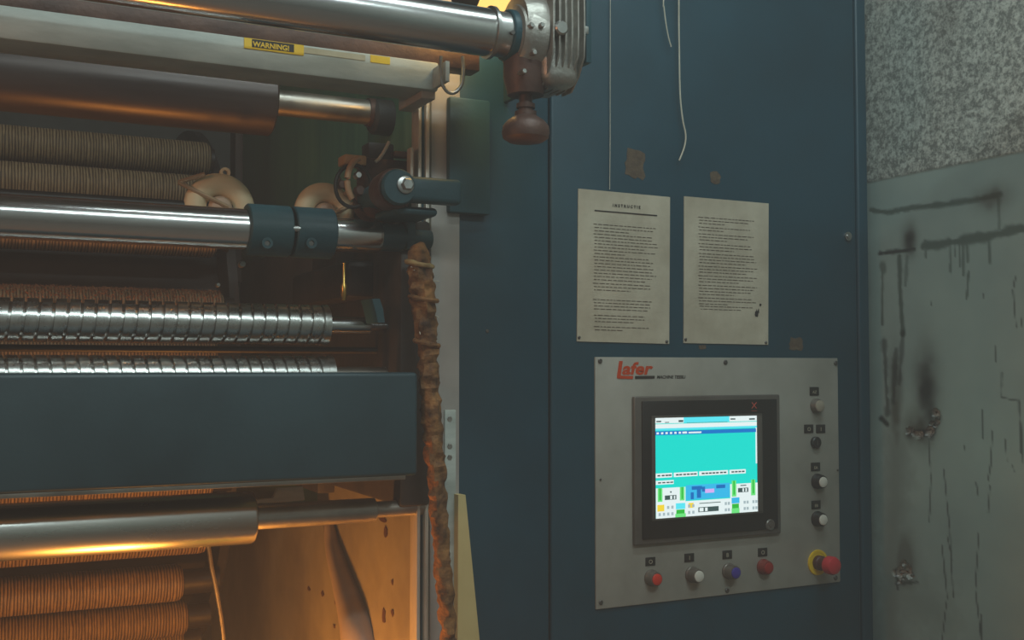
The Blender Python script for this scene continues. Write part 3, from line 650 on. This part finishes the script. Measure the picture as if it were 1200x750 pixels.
# worm gearbox at its end
gx = lambda px, Y=Y1-0.045: at(px, 40, Y).x
cg = Vector((0, Y1, at(650, 40, Y1).z))
gb = thing('worm_gearbox', 'finned cast metal gearbox with a brown handwheel underneath', 'gearbox', (gx(645), Y1, at(615, 168, Y1).z))
Rg = 0.066
part('flange', add_lathe(new(), 'X', c1, [(at(606, 40, Y1).x, 0.03), (gx(611), 0.034), (gx(614), 0.040), (gx(615), 0.048), (gx(624), 0.056), (gx(640), 0.058), (gx(641), 0.05)], 48), CAST, gb)
YF = Y1-0.052
fz = lambda py: at(660, py, YF).z
fx = lambda px: at(px, 40, YF).x
part('housing', add_box(new(), fx(640), fx(683), YF, Y1+0.055, fz(100), fz(-62), 0.022, 5), CAST, gb, 'rounded cast housing')
part('side_cover', add_lathe(new(), 'X', cg, [(fx(619), 0.02), (fx(620), 0.050), (fx(640), 0.056), (fx(646), 0.056)], 48), CAST, gb)
for k in range(6):
    x = fx(644.5+k*7.2); pr = [(YF-0.011, fz(-58)), (YF-0.013, fz(40)), (YF-0.011, fz(66)), (YF-0.004, fz(74)), (YF+0.006, fz(86)), (YF+0.03, fz(101)), (YF+0.06, fz(101)), (YF+0.06, fz(-58))]
    part('cooling_fin', add_prism(new(), [(x-0.0014, py_, pz_) for py_, pz_ in pr], (0.0028, 0, 0)), CAST, gb)
q = at(657, 33, YF-0.012); part('oil_plug', add_lathe(new(), 'Y', q, [(q.y+0.03, 0.0115), (q.y-0.003, 0.0115), (q.y-0.006, 0.009)], 24), STEEL, gb, 'round pale oil plug')
q = at(685, 39, Y1-0.04); part('side_boss', add_box(new(), fx(680), fx(689), YF-0.004, YF+0.02, q.z-0.006, q.z+0.007, 0.002), STEEL, gb)
for (px, py, Yo) in ((622, 30, 0.052), (625, 62, 0.045), (613, 84, 0.036), (634, 30, 0.058)):
    q = at(px, py, Y1-Yo); part('bolt', add_lathe(new(), 'Y', q, [(q.y+0.03, 0.0045), (q.y-0.005, 0.0045), (q.y-0.006, 0.0035)], 6), STEEL, gb)
zc = lambda py, Y=Y1: at(616, py, Y).z
cw = at(616, 100, Y1)
part('worm_housing', add_lathe(new(), 'Z', cw, [(zc(60), 0.036), (zc(92), 0.036), (zc(106), 0.031), (zc(112), 0.029), (zc(112), 0.012)], 40), BROWNI, gb, 'brown round housing')
part('spindle', add_lathe(new(), 'Z', cw, [(zc(104), 0.0105), (zc(122), 0.0105), (zc(122), 0.0150), (zc(127), 0.0150), (zc(127), 0.0115), (zc(131), 0.0115), (zc(131), 0.0175), (zc(137), 0.0175), (zc(137), 0.0125), (zc(150), 0.0125)], 28), BROWNI, gb)
part('handwheel', add_lathe(new(), 'Z', cw, [(zc(136), 0.018), (zc(142), 0.030), (zc(148), 0.037), (zc(156), 0.0385), (zc(162), 0.0365), (zc(166), 0.028), (zc(167), 0.01)], 44), BROWNI, gb, 'brown round handwheel')
part('mounting_plate', add_box(new(), at(687, 40, YF+0.01).x, at(693.5, 40, YF+0.01).x, YF+0.01, 0.004, at(688, 71, YF).z, at(688, -70, YF).z, 0.002), TEALD, gb, 'teal mounting plate')
# pale crossbar with the warning label
Y2 = -0.12
bz = lambda px, py: at(px, py, Y2).z
z1b, z0b = (bz(40, 7)+bz(480, 72))/2, (bz(20, 44)+bz(480, 105))/2
xb1 = at(514, 90, Y2).x
tb = thing('crossbar', 'pale grey square bar carrying a yellow warning label', 'bar', ((XL+xb1)/2, Y2, z0b))
part('bar', add_box(new(), XL-0.002, xb1, Y2, Y2+0.085, z0b, z1b, 0.003), ALU, tb)
part('end_foot', add_box(new(), at(497, 100, Y2).x, xb1, Y2+0.012, 0.0, z0b-0.012, z0b+0.02, 0.002), POSTM, tb)
part('cover_rail', add_box(new(), XL-0.002, at(560, 70, Y2+0.02).x, Y2+0.012, Y2+0.05, z1b-0.002, z1b+0.028, 0.002), BROWNI, tb, 'dark rail along the top of the bar')
def lab(px0, px1, dz, nm, txt=None, h=0.0165, m=YELLOW):
    xa, xb = at(px0, 50, Y2).x, at(px1, 50, Y2).x; z = z1b-dz
    o = part(nm, add_box(new(), xa, xb, Y2-0.001, Y2+0.001, z-h, z, 0.0), m, tb)
    return o, xa, xb, z
o, xa, xb, z = lab(286, 356, 0.001, 'warning_label'); o['label'] = 'yellow warning label'
bl = part('label_band', add_box(new(), xa+0.012, xb-0.016, Y2-0.0014, Y2, z-0.0135, z-0.001), INK, o)
text_part('WARNING!', 0.0112, (xa+0.0135, Y2-0.0018, z-0.0122), YELLOW, o, 'lettering', sx=1.0, bold=0.0003)
lab(356, 428, 0.004, 'faded_label', m=mat('faded_label', srgb(176, 160, 128), srgb(190, 176, 146), 30, 0.6), h=0.009)
o, *_ = lab(434, 457, 0.002, 'warning_label', h=0.012); o['label'] = 'short yellow label'
# wire hook hanging from the bar end
hp = [(517, 66), (516.5, 85), (518, 98), (524, 107), (531, 109), (538, 104), (542, 95), (543, 80), (542, 66)]
hk = thing('wire_hook', 'open wire hook hanging below the chrome tube at the crossbar end', 'hook', at(530, 109, Y2-0.05))
part('loop', add_tube(new(), smooth_path([at(a, b, Y2-0.05) for a, b in hp], 5), 0.0032, 8), STEEL, hk)
part('clip', add_box(new(), at(521, 80, Y2-0.05).x, at(526, 80, Y2-0.05).x, Y2-0.054, Y2+0.001, at(523, 96, Y2-0.05).z, at(523, 72, Y2-0.05).z, 0.001), ALU, hk)

# dark coated roller
Y3 = 0.17
cA = at(318, 119.5, Y3); r3 = 0.0625
x3 = cA.x
dk = roller('coated_roller', 'dark coated roller with a stepped shaft below the pale crossbar', loc=((XL+x3)/2, Y3, cA.z-r3))
part('barrel', add_lathe(new(), 'X', cA, [(XL-0.002, r3), (x3-0.004, r3), (x3, r3-0.004)], 64), DROLL, dk)
part('shaft', add_lathe(new(), 'X', cA, [(x3-0.002, 0.0235), (XI-0.03, 0.0235)], 40), BRSHAFT, dk)
part('wear_ring', add_ring(new(), 'X', cA, at(430, 130, Y3).x, at(440, 130, Y3).x, 0.022, 0.027), BROWNI, dk)
# chrome guide roller with split clamp
Y4 = -0.02
cB = at(290, 269, Y4); r4 = 0.0335
X4 = lambda px: at(px, 275, Y4).x
gd = roller('guide_roller', 'chrome guide roller with a dark teal split clamp, between the coated and spiral rollers', loc=((XL+X4(400))/2, Y4, cB.z-0.05))
part('tube', add_lathe(new(), 'X', cB, [(XL-0.002, r4), (X4(292), r4)], 64), CHROME, gd)
for (a, b) in ((288, 338), (341.5, 388)):
    cl = part('clamp_half', add_lathe(new(), 'X', cB, [(X4(a), r4-0.004), (X4(a), 0.0405), (X4(a)+0.002, 0.0425), (X4(b)-0.002, 0.0425), (X4(b), 0.0405), (X4(b), 0.02)], 56), TEALD, gd, 'dark teal clamp half')
    m_ = (a+b)/2; q = at(m_, 285, Y4-0.041)
    part('bolt', add_ring(new(), 'Y', q, q.y+0.01, q.y-0.003, 0.0045, 0.009, 20), TEALD, cl); part('bolt', add_lathe(new(), 'Y', q, [(q.y+0.01, 0.0045), (q.y-0.001, 0.0045)], 6), SCREWM, cl)
q = at(340, 267, Y4-0.044); part('clamp_bolt', add_lathe(new(), 'X', q+Vector((0, 0.006, 0)), [(X4(336), 0.005), (X4(344), 0.005)], 10), STEEL, gd)
part('neck', add_lathe(new(), 'X', cB, [(X4(385), 0.0285), (X4(440), 0.0285), (X4(444), 0.026)], 56), CHROME, gd)
part('end_cap', add_lathe(new(), 'X', cB, [(X4(444), 0.02), (X4(445), 0.024), (X4(470), 0.024), (X4(471), 0.016), (XI+0.0, 0.016)], 40), TEALD, gd)
# spiral grooved rollers
def spiral(c, r, x0, x1, pitch, sgn, depth=0.006):
    bm = new(); seg = 56; prof = [(0.0, 0.0), (0.35, 0.0), (0.755, 0.0), (0.785, -depth), (0.97, -depth)]
    rows = []; n = int((x1-x0)/pitch)+2
    xs = [(i*pitch+f*pitch, dr_) for i in range(-1, n) for f, dr_ in prof]
    grid = []
    for k in range(seg+1):
        phi = math.pi + 2*math.pi*k/seg      # seam at the back
        col = []
        for (xx, dr_) in xs:
            x = x0 + xx + sgn*pitch*(phi-math.pi)/(2*math.pi)
            rr_ = r+dr_; x = min(max(x, x0), x1)
            col.append(bm.verts.new((x, c.y-rr_*math.cos(phi), c.z+rr_*math.sin(phi))))
        grid.append(col)
    for k in range(seg):
        for i in range(len(xs)-1):
            a, b, c_, d = grid[k][i], grid[k][i+1], grid[k+1][i+1], grid[k+1][i]
            if (a.co-b.co).length < 1e-9 and (c_.co-d.co).length < 1e-9: continue
            bm.faces.new((a, b, c_, d))
    return bm
SPIRAL = mat('spiral_roller_steel', (0.50, 0.49, 0.47, 1), (0.62, 0.61, 0.58, 1), 30, 0.24, metal=1.0, bump=0.012, bscale=120, rough2=0.32)
Y5 = 0.05
cC = at(383, 381, Y5); x5 = cC.x; r5 = 0.0345
sp = roller('spiral_roller', 'steel roller with spiral grooves below the chrome guide roller', 'spiral grooved rollers', loc=((XL+x5)/2, Y5, cC.z-r5))
part('barrel', spiral(cC, r5, XL-0.002, x5-0.008, 0.0205, 1), SPIRAL, sp)
part('end_band', add_lathe(new(), 'X', cC, [(x5-0.012, r5+0.001), (x5-0.001, r5+0.001), (x5, r5-0.002), (x5, 0.01)], 48), SPIRAL, sp)
part('shaft', add_lathe(new(), 'X', cC, [(x5-0.002, 0.0155), (at(432, 381, Y5).x, 0.0155), (at(433, 381, Y5).x, 0.008), (XI+0.001, 0.008)], 36), CHROME, sp)
Y6 = 0.055
r6 = 0.0345; z6 = at(150, 418, Y6-0.02).z-r6*0.92; x6 = at(388, 430, Y6).x
cD = Vector((x6, Y6, z6))
sq = roller('spiral_roller', 'steel roller with spiral grooves half hidden behind the teal beam', 'spiral grooved rollers', loc=((XL+x6)/2, Y6, z6-r6))
part('barrel', spiral(cD, r6, XL-0.002, x6-0.008, 0.0205, -1), SPIRAL, sq)
part('end_band', add_lathe(new(), 'X', cD, [(x6-0.012, r6+0.001), (x6, r6+0.001), (x6, 0.01)], 48), SPIRAL, sq)
part('shaft', add_lathe(new(), 'X', cD, [(x6-0.002, 0.0155), (XI+0.001, 0.0155)], 36), BRSHAFT, sq)
# thin rod between the two
rd = at(330, 410, 0.10)
rod = tag(obj('tie_rod', add_lathe(new(), 'X', rd, [(XL-0.002, 0.006), (XI+0.001, 0.006)], 16), DARK), 'thin steel tie rod seen between the two spiral rollers', 'rod')

BEAMM = mat('dark_beam_paint', srgb(28, 54, 62), srgb(38, 66, 74), 4.0, 0.38, bump=0.05, bscale=120, rough2=0.5)
# big teal beam
Y7 = -0.10
zt7 = (at(60, 438, Y7).z+at(430, 436, Y7).z)/2; zb7 = (at(20, 580, Y7).z+at(460, 558, Y7).z)/2; xe7 = at(490, 500, Y7).x
bmt = thing('cross_beam', 'wide dark teal box beam across the machine below the spiral rollers', 'beam', ((XL+xe7)/2, Y7+0.05, zb7))
part('beam', add_box(new(), XL-0.002, xe7, Y7, Y7+0.10, zb7, zt7, 0.007, 4), BEAMM, bmt)
part('underside_angle', add_box(new(), XL-0.002, xe7-0.02, Y7+0.004, Y7+0.03, zb7-0.006, zb7+0.003, 0.001), BRSHAFT, bmt, 'thin metal strip under the beam')
# lower polished roller
Y8 = 0.0
cE = at(297, 606, Y8); r8 = 0.0425; x8 = cE.x
lo = roller('polished_roller', 'polished steel roller in warm light under the teal beam', loc=((XL+x8)/2, Y8, cE.z-r8))
part('barrel', add_lathe(new(), 'X', cE, [(XL-0.002, r8), (x8-0.006, r8), (x8-0.002, r8-0.002), (x8, r8-0.006)], 64), mat('lower_roller_chrome', (0.52, 0.50, 0.48, 1), (0.62, 0.60, 0.57, 1), 12, 0.2, metal=1.0, bump=0.03, bscale=100, stretch=(0.2, 1, 1), rough2=0.3), lo)
cE2 = at(380, 597, Y8)
part('shaft', add_lathe(new(), 'X', cE, [(x8-0.002, 0.0205), (at(438, 597, Y8).x, 0.0205), (at(440, 597, Y8).x, 0.014), (XI+0.001, 0.014)], 40), BRSHAFT, lo)
part('bracket_tab', add_prism(new(), [at(x, y, 0.075) for x, y in ((296, 586), (320, 584), (326, 572), (355, 570), (357, 586), (340, 588), (296, 590))], (0, 0.01, 0)), ALU, fr, 'pale metal tab')

# ---------------------------------------------------------------- drum with pile rollers
DY, DZ, DR = 1.5, 1.5-0.05, 0.75
XDR = 0.573
def pile_mat():
    m = bpy.data.materials.new('wire_card_clothing'); m.use_nodes = True; nt = m.node_tree; N = nt.nodes; L = nt.links; b = N['Principled BSDF']
    tc = N.new('ShaderNodeTexCoord'); mp = N.new('ShaderNodeMapping'); mp.inputs['Scale'].default_value = (1, 0.12, 0.12); L.new(tc.outputs['Object'], mp.inputs[0])
    wv = N.new('ShaderNodeTexWave'); wv.wave_type = 'BANDS'; wv.bands_direction = 'X'; wv.inputs['Scale'].default_value = 46; wv.inputs['Distortion'].default_value = 3.4; wv.inputs['Detail'].default_value = 3; wv.inputs['Detail Scale'].default_value = 2.2
    L.new(mp.outputs[0], wv.inputs['Vector'])
    r = N.new('ShaderNodeValToRGB'); e = r.color_ramp.elements; e[0].position = 0.12; e[0].color = srgb(88, 66, 46); e[1].position = 0.55; e[1].color = srgb(180, 148, 112); L.new(wv.outputs['Fac'], r.inputs[0])
    n = N.new('ShaderNodeTexNoise'); n.inputs['Scale'].default_value = 60; n.inputs['Detail'].default_value = 4; L.new(tc.outputs['Object'], n.inputs['Vector'])
    mx = N.new('ShaderNodeMix'); mx.data_type = 'RGBA'; mx.blend_type = 'MULTIPLY'; mx.inputs['Factor'].default_value = 0.5; L.new(r.outputs[0], mx.inputs['A']); L.new(n.outputs['Fac'], mx.inputs['B'])
    L.new(mx.outputs['Result'], b.inputs['Base Color']); b.inputs['Roughness'].default_value = 0.55
    bp = N.new('ShaderNodeBump'); bp.inputs['Strength'].default_value = 0.7; bp.inputs['Distance'].default_value = 0.003; L.new(wv.outputs['Fac'], bp.inputs['Height']); L.new(bp.outputs[0], b.inputs['Normal'])
    return m
PILE = pile_mat()
drm = thing('roller_drum', 'large dark drum inside the machine carrying the pile rollers', 'drum', (XDR-0.9, DY, DZ-DR))
part('core', add_lathe(new(), 'X', (0, DY, DZ), [(XL+0.03, DR-0.12), (XDR, DR-0.12)], 72), BLACKG, drm)
part('end_plate', add_lathe(new(), 'X', (0, DY, DZ), [(XDR, 0.06), (XDR, DR-0.02), (XDR+0.022, DR-0.02), (XDR+0.022, 0.06)], 72), BLACKG, drm)
part('axle', add_lathe(new(), 'X', (0, DY, DZ), [(XL-0.002, 0.06), (XI+0.001, 0.06)], 32), DARK, drm)
lbl = {50: 'topmost golden pile roller under the coated roller', 39: 'golden pile roller second from the coated roller', 28: 'golden pile roller behind the chrome guide roller', 14: 'linty pile roller between the guide roller and the spiral roller',
       6: 'pile roller level with the lower spiral roller, hidden in shade', -27: 'pile roller just behind the polished lower roller', -38: 'orange lit pile roller just under the polished roller', -49: 'orange lit pile roller, second below the polished roller', -60: 'pile roller lowest on the drum', -5: 'pile roller behind the upper part of the teal beam', -16: 'pile roller behind the lower part of the teal beam'}
for k, (ang, txt) in enumerate(lbl.items()):
    a = math.radians(ang); c = Vector((0, DY-DR*math.cos(a), DZ+DR*math.sin(a)))
    xe = {50: 0.565, 39: 0.545, 28: 0.545, 14: 0.55, -38: 0.49, -49: 0.52}.get(ang, 0.53)
    t = thing('pile_roller', txt, 'roller', ((XL+xe)/2, c.y, c.z-0.0435), 'pile rollers around the drum')
    part('card_clothing', add_lathe(new(), 'X', c, [(XL+0.03, 0.0435), (xe-0.016, 0.0435), (xe-0.006, 0.041), (xe, 0.033)], 48), PILE, t)
    part('shaft', add_lathe(new(), 'X', c, [(xe-0.001, 0.03), (XDR+0.001, 0.03)], 24), DARK, t)
# lint on the fourth pile roller
a = math.radians(14); c = Vector((0, DY-DR*math.cos(a), DZ+DR*math.sin(a))); bm = new(); rl = random.Random(2)
for k in range(5200):
    x = rl.uniform(-0.15, 0.54); th = rl.gauss(0.95, 0.42); r_ = 0.043
    p = Vector((x, c.y-r_*math.cos(th), c.z+r_*math.sin(th))); d = Vector((rl.uniform(-1, 1), rl.uniform(-1, .3), rl.uniform(-.2, 1)))*rl.uniform(0.002, 0.007); sd = Vector((0.0007, 0.0002, 0.0006))
    m_ = p+d*0.6+Vector((0, 0, 0.001)); vv = [bm.verts.new(q) for q in (p-sd, p+sd, m_+sd, p+d, m_-sd)]; bm.faces.new(vv)
LINT = mat('lint', srgb(140, 84, 54), srgb(176, 116, 78), 60, 0.9)
ln = obj('lint', bm, LINT); ln['kind'] = 'stuff'; tag(ln, 'loose brown lint clinging to the pile roller above the spiral roller', 'lint')
# slanted grey strip at the drum edge below
st = [at(238, 638, 0.45), at(244, 640, 0.45), at(248, 665, 0.45), at(255, 700, 0.45), at(263, 760, 0.45), at(272, 900, 0.45)]
tag(obj('bent_strip', add_tube(new(), smooth_path(st, 4), 0.0045, 8), BRSHAFT), 'bent grey strip hanging beside the pile rollers under the polished roller', 'strip')
# dark upright guard at the drum end (upper part)
XU = 0.645
gp = [at(286, 80, X=XU), at(286, 330, X=XU)]
tag(obj('drum_guard', add_box(new(), XU-0.02, XU, gp[0].y, gp[0].y+0.06, at(286, 330, X=XU).z, 2.6, 0.003), BLACKG), 'dark upright guard plate between the pile rollers and the green frame', 'guard')

# ================================================================ SMALL MECHANISMS
def pulley(cx, cy, rpx, Y, label, tip, a1, a2):
    s = pxm(cx, cy, Y); R = rpx*s; c = at(cx, cy, Y)
    t = thing('pulley', label, 'pulley', (c.x, c.y, c.z-R), 'cream pulleys behind the guide roller')
    prof = []
    n = 20
    for k in range(n+1):
        u = 2*math.pi*k/n; rm, hw = R*0.68, R*0.32
        prof.append((c.y+0.016*math.cos(u), rm+hw*math.sin(u)))
    part('rim', add_lathe(new(), 'Y', c, prof, 56, cap=False), CREAM, t)
    part('web', add_lathe(new(), 'Y', c, [(c.y+0.012, R*0.5), (c.y+0.004, R*0.5)], 40), CREAM, t)
    part('hub', add_lathe(new(), 'Y', c, [(c.y+0.012, R*0.34), (c.y-0.010, R*0.33), (c.y-0.017, R*0.26), (c.y-0.020, R*0.12)], 32), mat('hub_plastic', srgb(208, 178, 152), None, 5, .45), t)
    pts = [at(a1[0], a1[1], Y-0.019), at(tip[0], tip[1], Y-0.010), at(a2[0], a2[1], Y-0.022)]
    bm = new()
    for A, B in zip(pts[:-1], pts[1:]): add_tube(bm, [A, B], 0.0038, 8)
    part('guard_strap', bm, mat('strap_tan', srgb(176, 146, 112), srgb(190, 160, 128), 9, .45, metal=.3), t, 'bent tan wire guard')
    return t, c, R
Yp = 0.085
t, c, R = pulley(257, 244, 41, Yp, 'cream pulley wheel with an eyelet on top, behind the chrome guide roller', (209, 213.5), (240, 204), (268, 243))
e = at(263.5, 202.5, Yp); part('eyelet', add_ring(new(), 'Y', e, Yp-0.004, Yp+0.004, 0.0042, 0.0088, 24), CREAM, t)
pulley(380, 250, 36, Yp, 'cream pulley wheel without eyelet, beside the limit switch', (420, 236), (404, 226), (388, 252))
tag(obj('pulley_bar', add_lathe(new(), 'X', (0, Yp+0.004, c.z), [(XL-0.002, 0.010), (XI+0.001, 0.010)], 20), DARK), 'thin dark bar behind the chrome guide roller carrying the cream pulleys', 'bar')
# limit switch assembly
Ys = 0.02
sw = thing('limit_switch', 'oily limit switch with round coil beside the second cream pulley', 'switch', at(430, 250, Ys))
def bxp(px0, py0, px1, py1, Y, d, m, nm, bev=0.003, lab_=None):
    a, b = at(px0, py0, Y), at(px1, py1, Y); return part(nm, add_box(new(), a.x, b.x, Y, Y+d, b.z, a.z, bev), m, sw, lab_)
bxp(404, 180, 430, 194, Ys, 0.04, mat('tan_block', srgb(178, 138, 92), srgb(194, 154, 108), 8, .5), 'terminal_block', lab_='tan terminal block')
bxp(428, 184, 480, 250, Ys+0.02, 0.05, BROWNI, 'body')
bxp(432, 166, 462, 190, Ys+0.03, 0.04, DARK2, 'upper_housing'); bxp(462, 176, 492, 186, Ys, 0.02, BROWNI, 'bridge')
bxp(481, 172, 485, 208, -0.02, 0.02, COPPER, 'edge_plate')
cq = at(414, 218, Ys-0.01); pr = [at(414+21*math.cos(u*math.pi/12), 218+25*math.sin(u*math.pi/12), Ys-0.01) for u in range(24)]
part('coil', add_tube(new(), pr, 0.0035, 8, closed=True), DARK, sw, 'dark round coil')
pr = [at(424+17*math.cos(u), 212+27*math.sin(u), Ys-0.015) for u in [math.pi*(0.72+0.04*k) for k in range(19)]]
part('hose', add_tube(new(), pr, 0.0055, 10), mat('tan_hose', srgb(184, 146, 110), srgb(166, 128, 94), 12, .5), sw, 'tan bent hose')
cc = at(443, 236, Ys-0.02); part('cylinder', add_lathe(new(), 'Y', cc, [(Ys+0.04, 0.026), (Ys-0.035, 0.026), (Ys-0.042, 0.022)], 32), BROWNI, sw)
part('wire', add_tube(new(), smooth_path([at(x, y, Ys) for x, y in ((440, 190), (446, 184), (452, 174), (456, 166))], 5), 0.003, 8), STRING, sw)
part('wire', add_tube(new(), smooth_path([at(x, y, Ys) for x, y in ((396, 205), (400, 215), (410, 228), (424, 246), (432, 252))], 5), 0.003, 8), BROWNI, sw)
disc('knob', 399, 217, Ys, 5, 0.012, BROWNI, sw); disc('knob', 420, 224, Ys-0.02, 6, 0.012, BROWNI, sw); disc('knob', 418, 206, Ys-0.01, 4, 0.012, STEEL, sw)
# lever arm with bolt
Ya = -0.135
ch = at(468, 219, Ya)
la = thing('lever_arm', 'dark teal lever arm with a hex bolt in its round hub', 'lever', (ch.x, Ya, ch.z-0.03))
part('hub', add_lathe(new(), 'Y', ch, [(0.02, 0.020), (Ya+0.012, 0.024), (Ya+0.010, 0.029), (Ya+0.002, 0.030), (Ya-0.003, 0.027)], 40), TEALD, la)
part('hub_boss', add_lathe(new(), 'Y', ch, [(Ya+0.06, 0.032), (Ya+0.02, 0.034), (Ya+0.014, 0.031)], 40), BROWNI, la)
a, b = at(478, 208, Ya+0.005), at(541, 240, Ya+0.005)
part('arm', add_box(new(), a.x, b.x, Ya-0.002, Ya+0.030, at(500, 237, Ya).z, at(500, 207, Ya).z, 0.009, 4), TEALD, la)
a, b = at(463, 240, Ya+0.02), at(514, 254, Ya+0.02)
part('lower_arm', add_box(new(), a.x, b.x, Ya+0.02, -0.01, b.z, a.z, 0.008, 4), TEALD, la)
part('washer', add_lathe(new(), 'Y', at(474, 217, Ya), [(Ya, 0.0145), (Ya-0.006, 0.0145), (Ya-0.007, 0.0125)], 32), STEEL, la)
part('hex_bolt', add_lathe(new(), 'Y', at(475, 217, Ya), [(Ya-0.005, 0.0105), (Ya-0.013, 0.0105), (Ya-0.015, 0.0085)], 6), STEEL, la, 'pale hex bolt head', 20)
part('vertical_bar', add_box(new(), at(476, 270, -0.03).x, at(486, 270, -0.03).x, -0.035, -0.01, at(480, 292, -0.03).z, at(480, 248, -0.03).z, 0.002), TEALD, la)

# wrapped cable and leaning board
Yc = -0.085
cp = [(494, 284), (491, 300), (493, 325), (496, 350), (499, 385), (502, 430), (505, 480), (509, 530), (513, 585), (518, 650), (523, 710), (528, 770), (540, 900), (548, 1040)]
path = smooth_path([at(a, b, Yc+0.0) for a, b in cp], 10)
n = len(path); rads = [0.004+0.0125*min(1, i/8.0)+0.004*max(0, 1-abs(i-22)/26)-0.0035*max(0, min(1, (i-60)/50)) for i in range(n)]
CAB = mat('rust_coloured_wrapping', srgb(58, 34, 18), srgb(150, 102, 54), 34, 0.8, bump=1.0, bscale=90, contrast=(0.34, 0.66))
cb = thing('wrapped_cable', 'thick cable in frayed rust brown wrapping hanging along the light grey upright', 'cable', path[-1])
part('wrapping', add_tube(new(), path, rads, 18, lump=0.5, freq=75), CAB, cb)
for (i, m_) in ((14, mat('frayed_tape', srgb(186, 160, 110), srgb(140, 110, 70), 40, .8)), (30, CAB), (44, CAB)):
    d = (path[i+1]-path[i]).normalized(); bm = new(); p = path[i]
    u = d.cross(Vector((0, 1, 0))).normalized(); v = d.cross(u); rr_ = rads[i]*1.12
    add_tube(bm, [p+u*rr_*math.cos(k*math.pi/9)+v*rr_*math.sin(k*math.pi/9)+d*0.006*math.sin(k*math.pi/9+1) for k in range(18)], 0.0042, 8, closed=True, lump=0.5, freq=120); part('tape_band', bm, m_, cb)
bm = new(); rf = random.Random(6)
for k in range(26):
    i = rf.randint(6, 46); p = path[i]+Vector((rf.uniform(-1, 1)*rads[i]*0.9, -rads[i]*0.5, 0)); d = Vector((rf.uniform(-1, 1), rf.uniform(-.6, 0), rf.uniform(-.4, .4)))*rf.uniform(0.006, 0.014)
    add_tube(bm, [p, p+d*0.6+Vector((0, 0, .001)), p+d], 0.0008, 4)
fz = part('frayed_threads', bm, STRING, cb); fz['kind'] = 'stuff'
bd = [at(537, 580, -0.03), at(545.5, 580, -0.03), at(563, 760, -0.03)]
zf = 0.0; dirx = (bd[2].x-bd[1].x)/(bd[2].z-bd[1].z)
pts = [bd[0], bd[1], Vector((bd[1].x+dirx*(zf-bd[1].z), -0.03, zf)), Vector((bd[0].x-0.003, -0.03, zf))]
tag(obj('leaning_board', add_prism(new(), pts, (0, 0.022, 0)), BOARD), 'narrow cream board tapering upward, standing against the cabinet beside the upright', 'board')

# ================================================================ WARM MACHINE LAMPS
def work_lamp(loc, energy, label, length=0.5, r=0.016, strength=14, col=WARM, off=(0, 0, -0.05)):
    x, y, z = loc
    t = thing('work_lamp', label, 'lamp', (x, y, z-r))
    part('tube', add_lathe(new(), 'X', loc, [(x-length/2, r*0.8), (x-length/2+0.01, r), (x+length/2-0.01, r), (x+length/2, r*0.8)], 20), emit('warm_tube_%g' % strength, (*col, 1), strength), t)
    for s_ in (-1, 1): part('socket', add_lathe(new(), 'X', loc, [(x+s_*length/2-0.012, r*1.15), (x+s_*length/2+0.02, r*1.15)], 20), DARK2, t)
    light('work_lamp_light', 'POINT', (x+off[0], y+off[1], z+off[2]), energy, col, 0.02)
    return t
lt = at(588, -2, -0.17); work_lamp((lt.x-0.02, -0.17, lt.z), 1.2, 'warm tube lamp above the chrome tube beside the gearbox', 0.10, 0.022, 1.5, (1, 0.60, 0.16), (0.0, 0.045, 0.0))
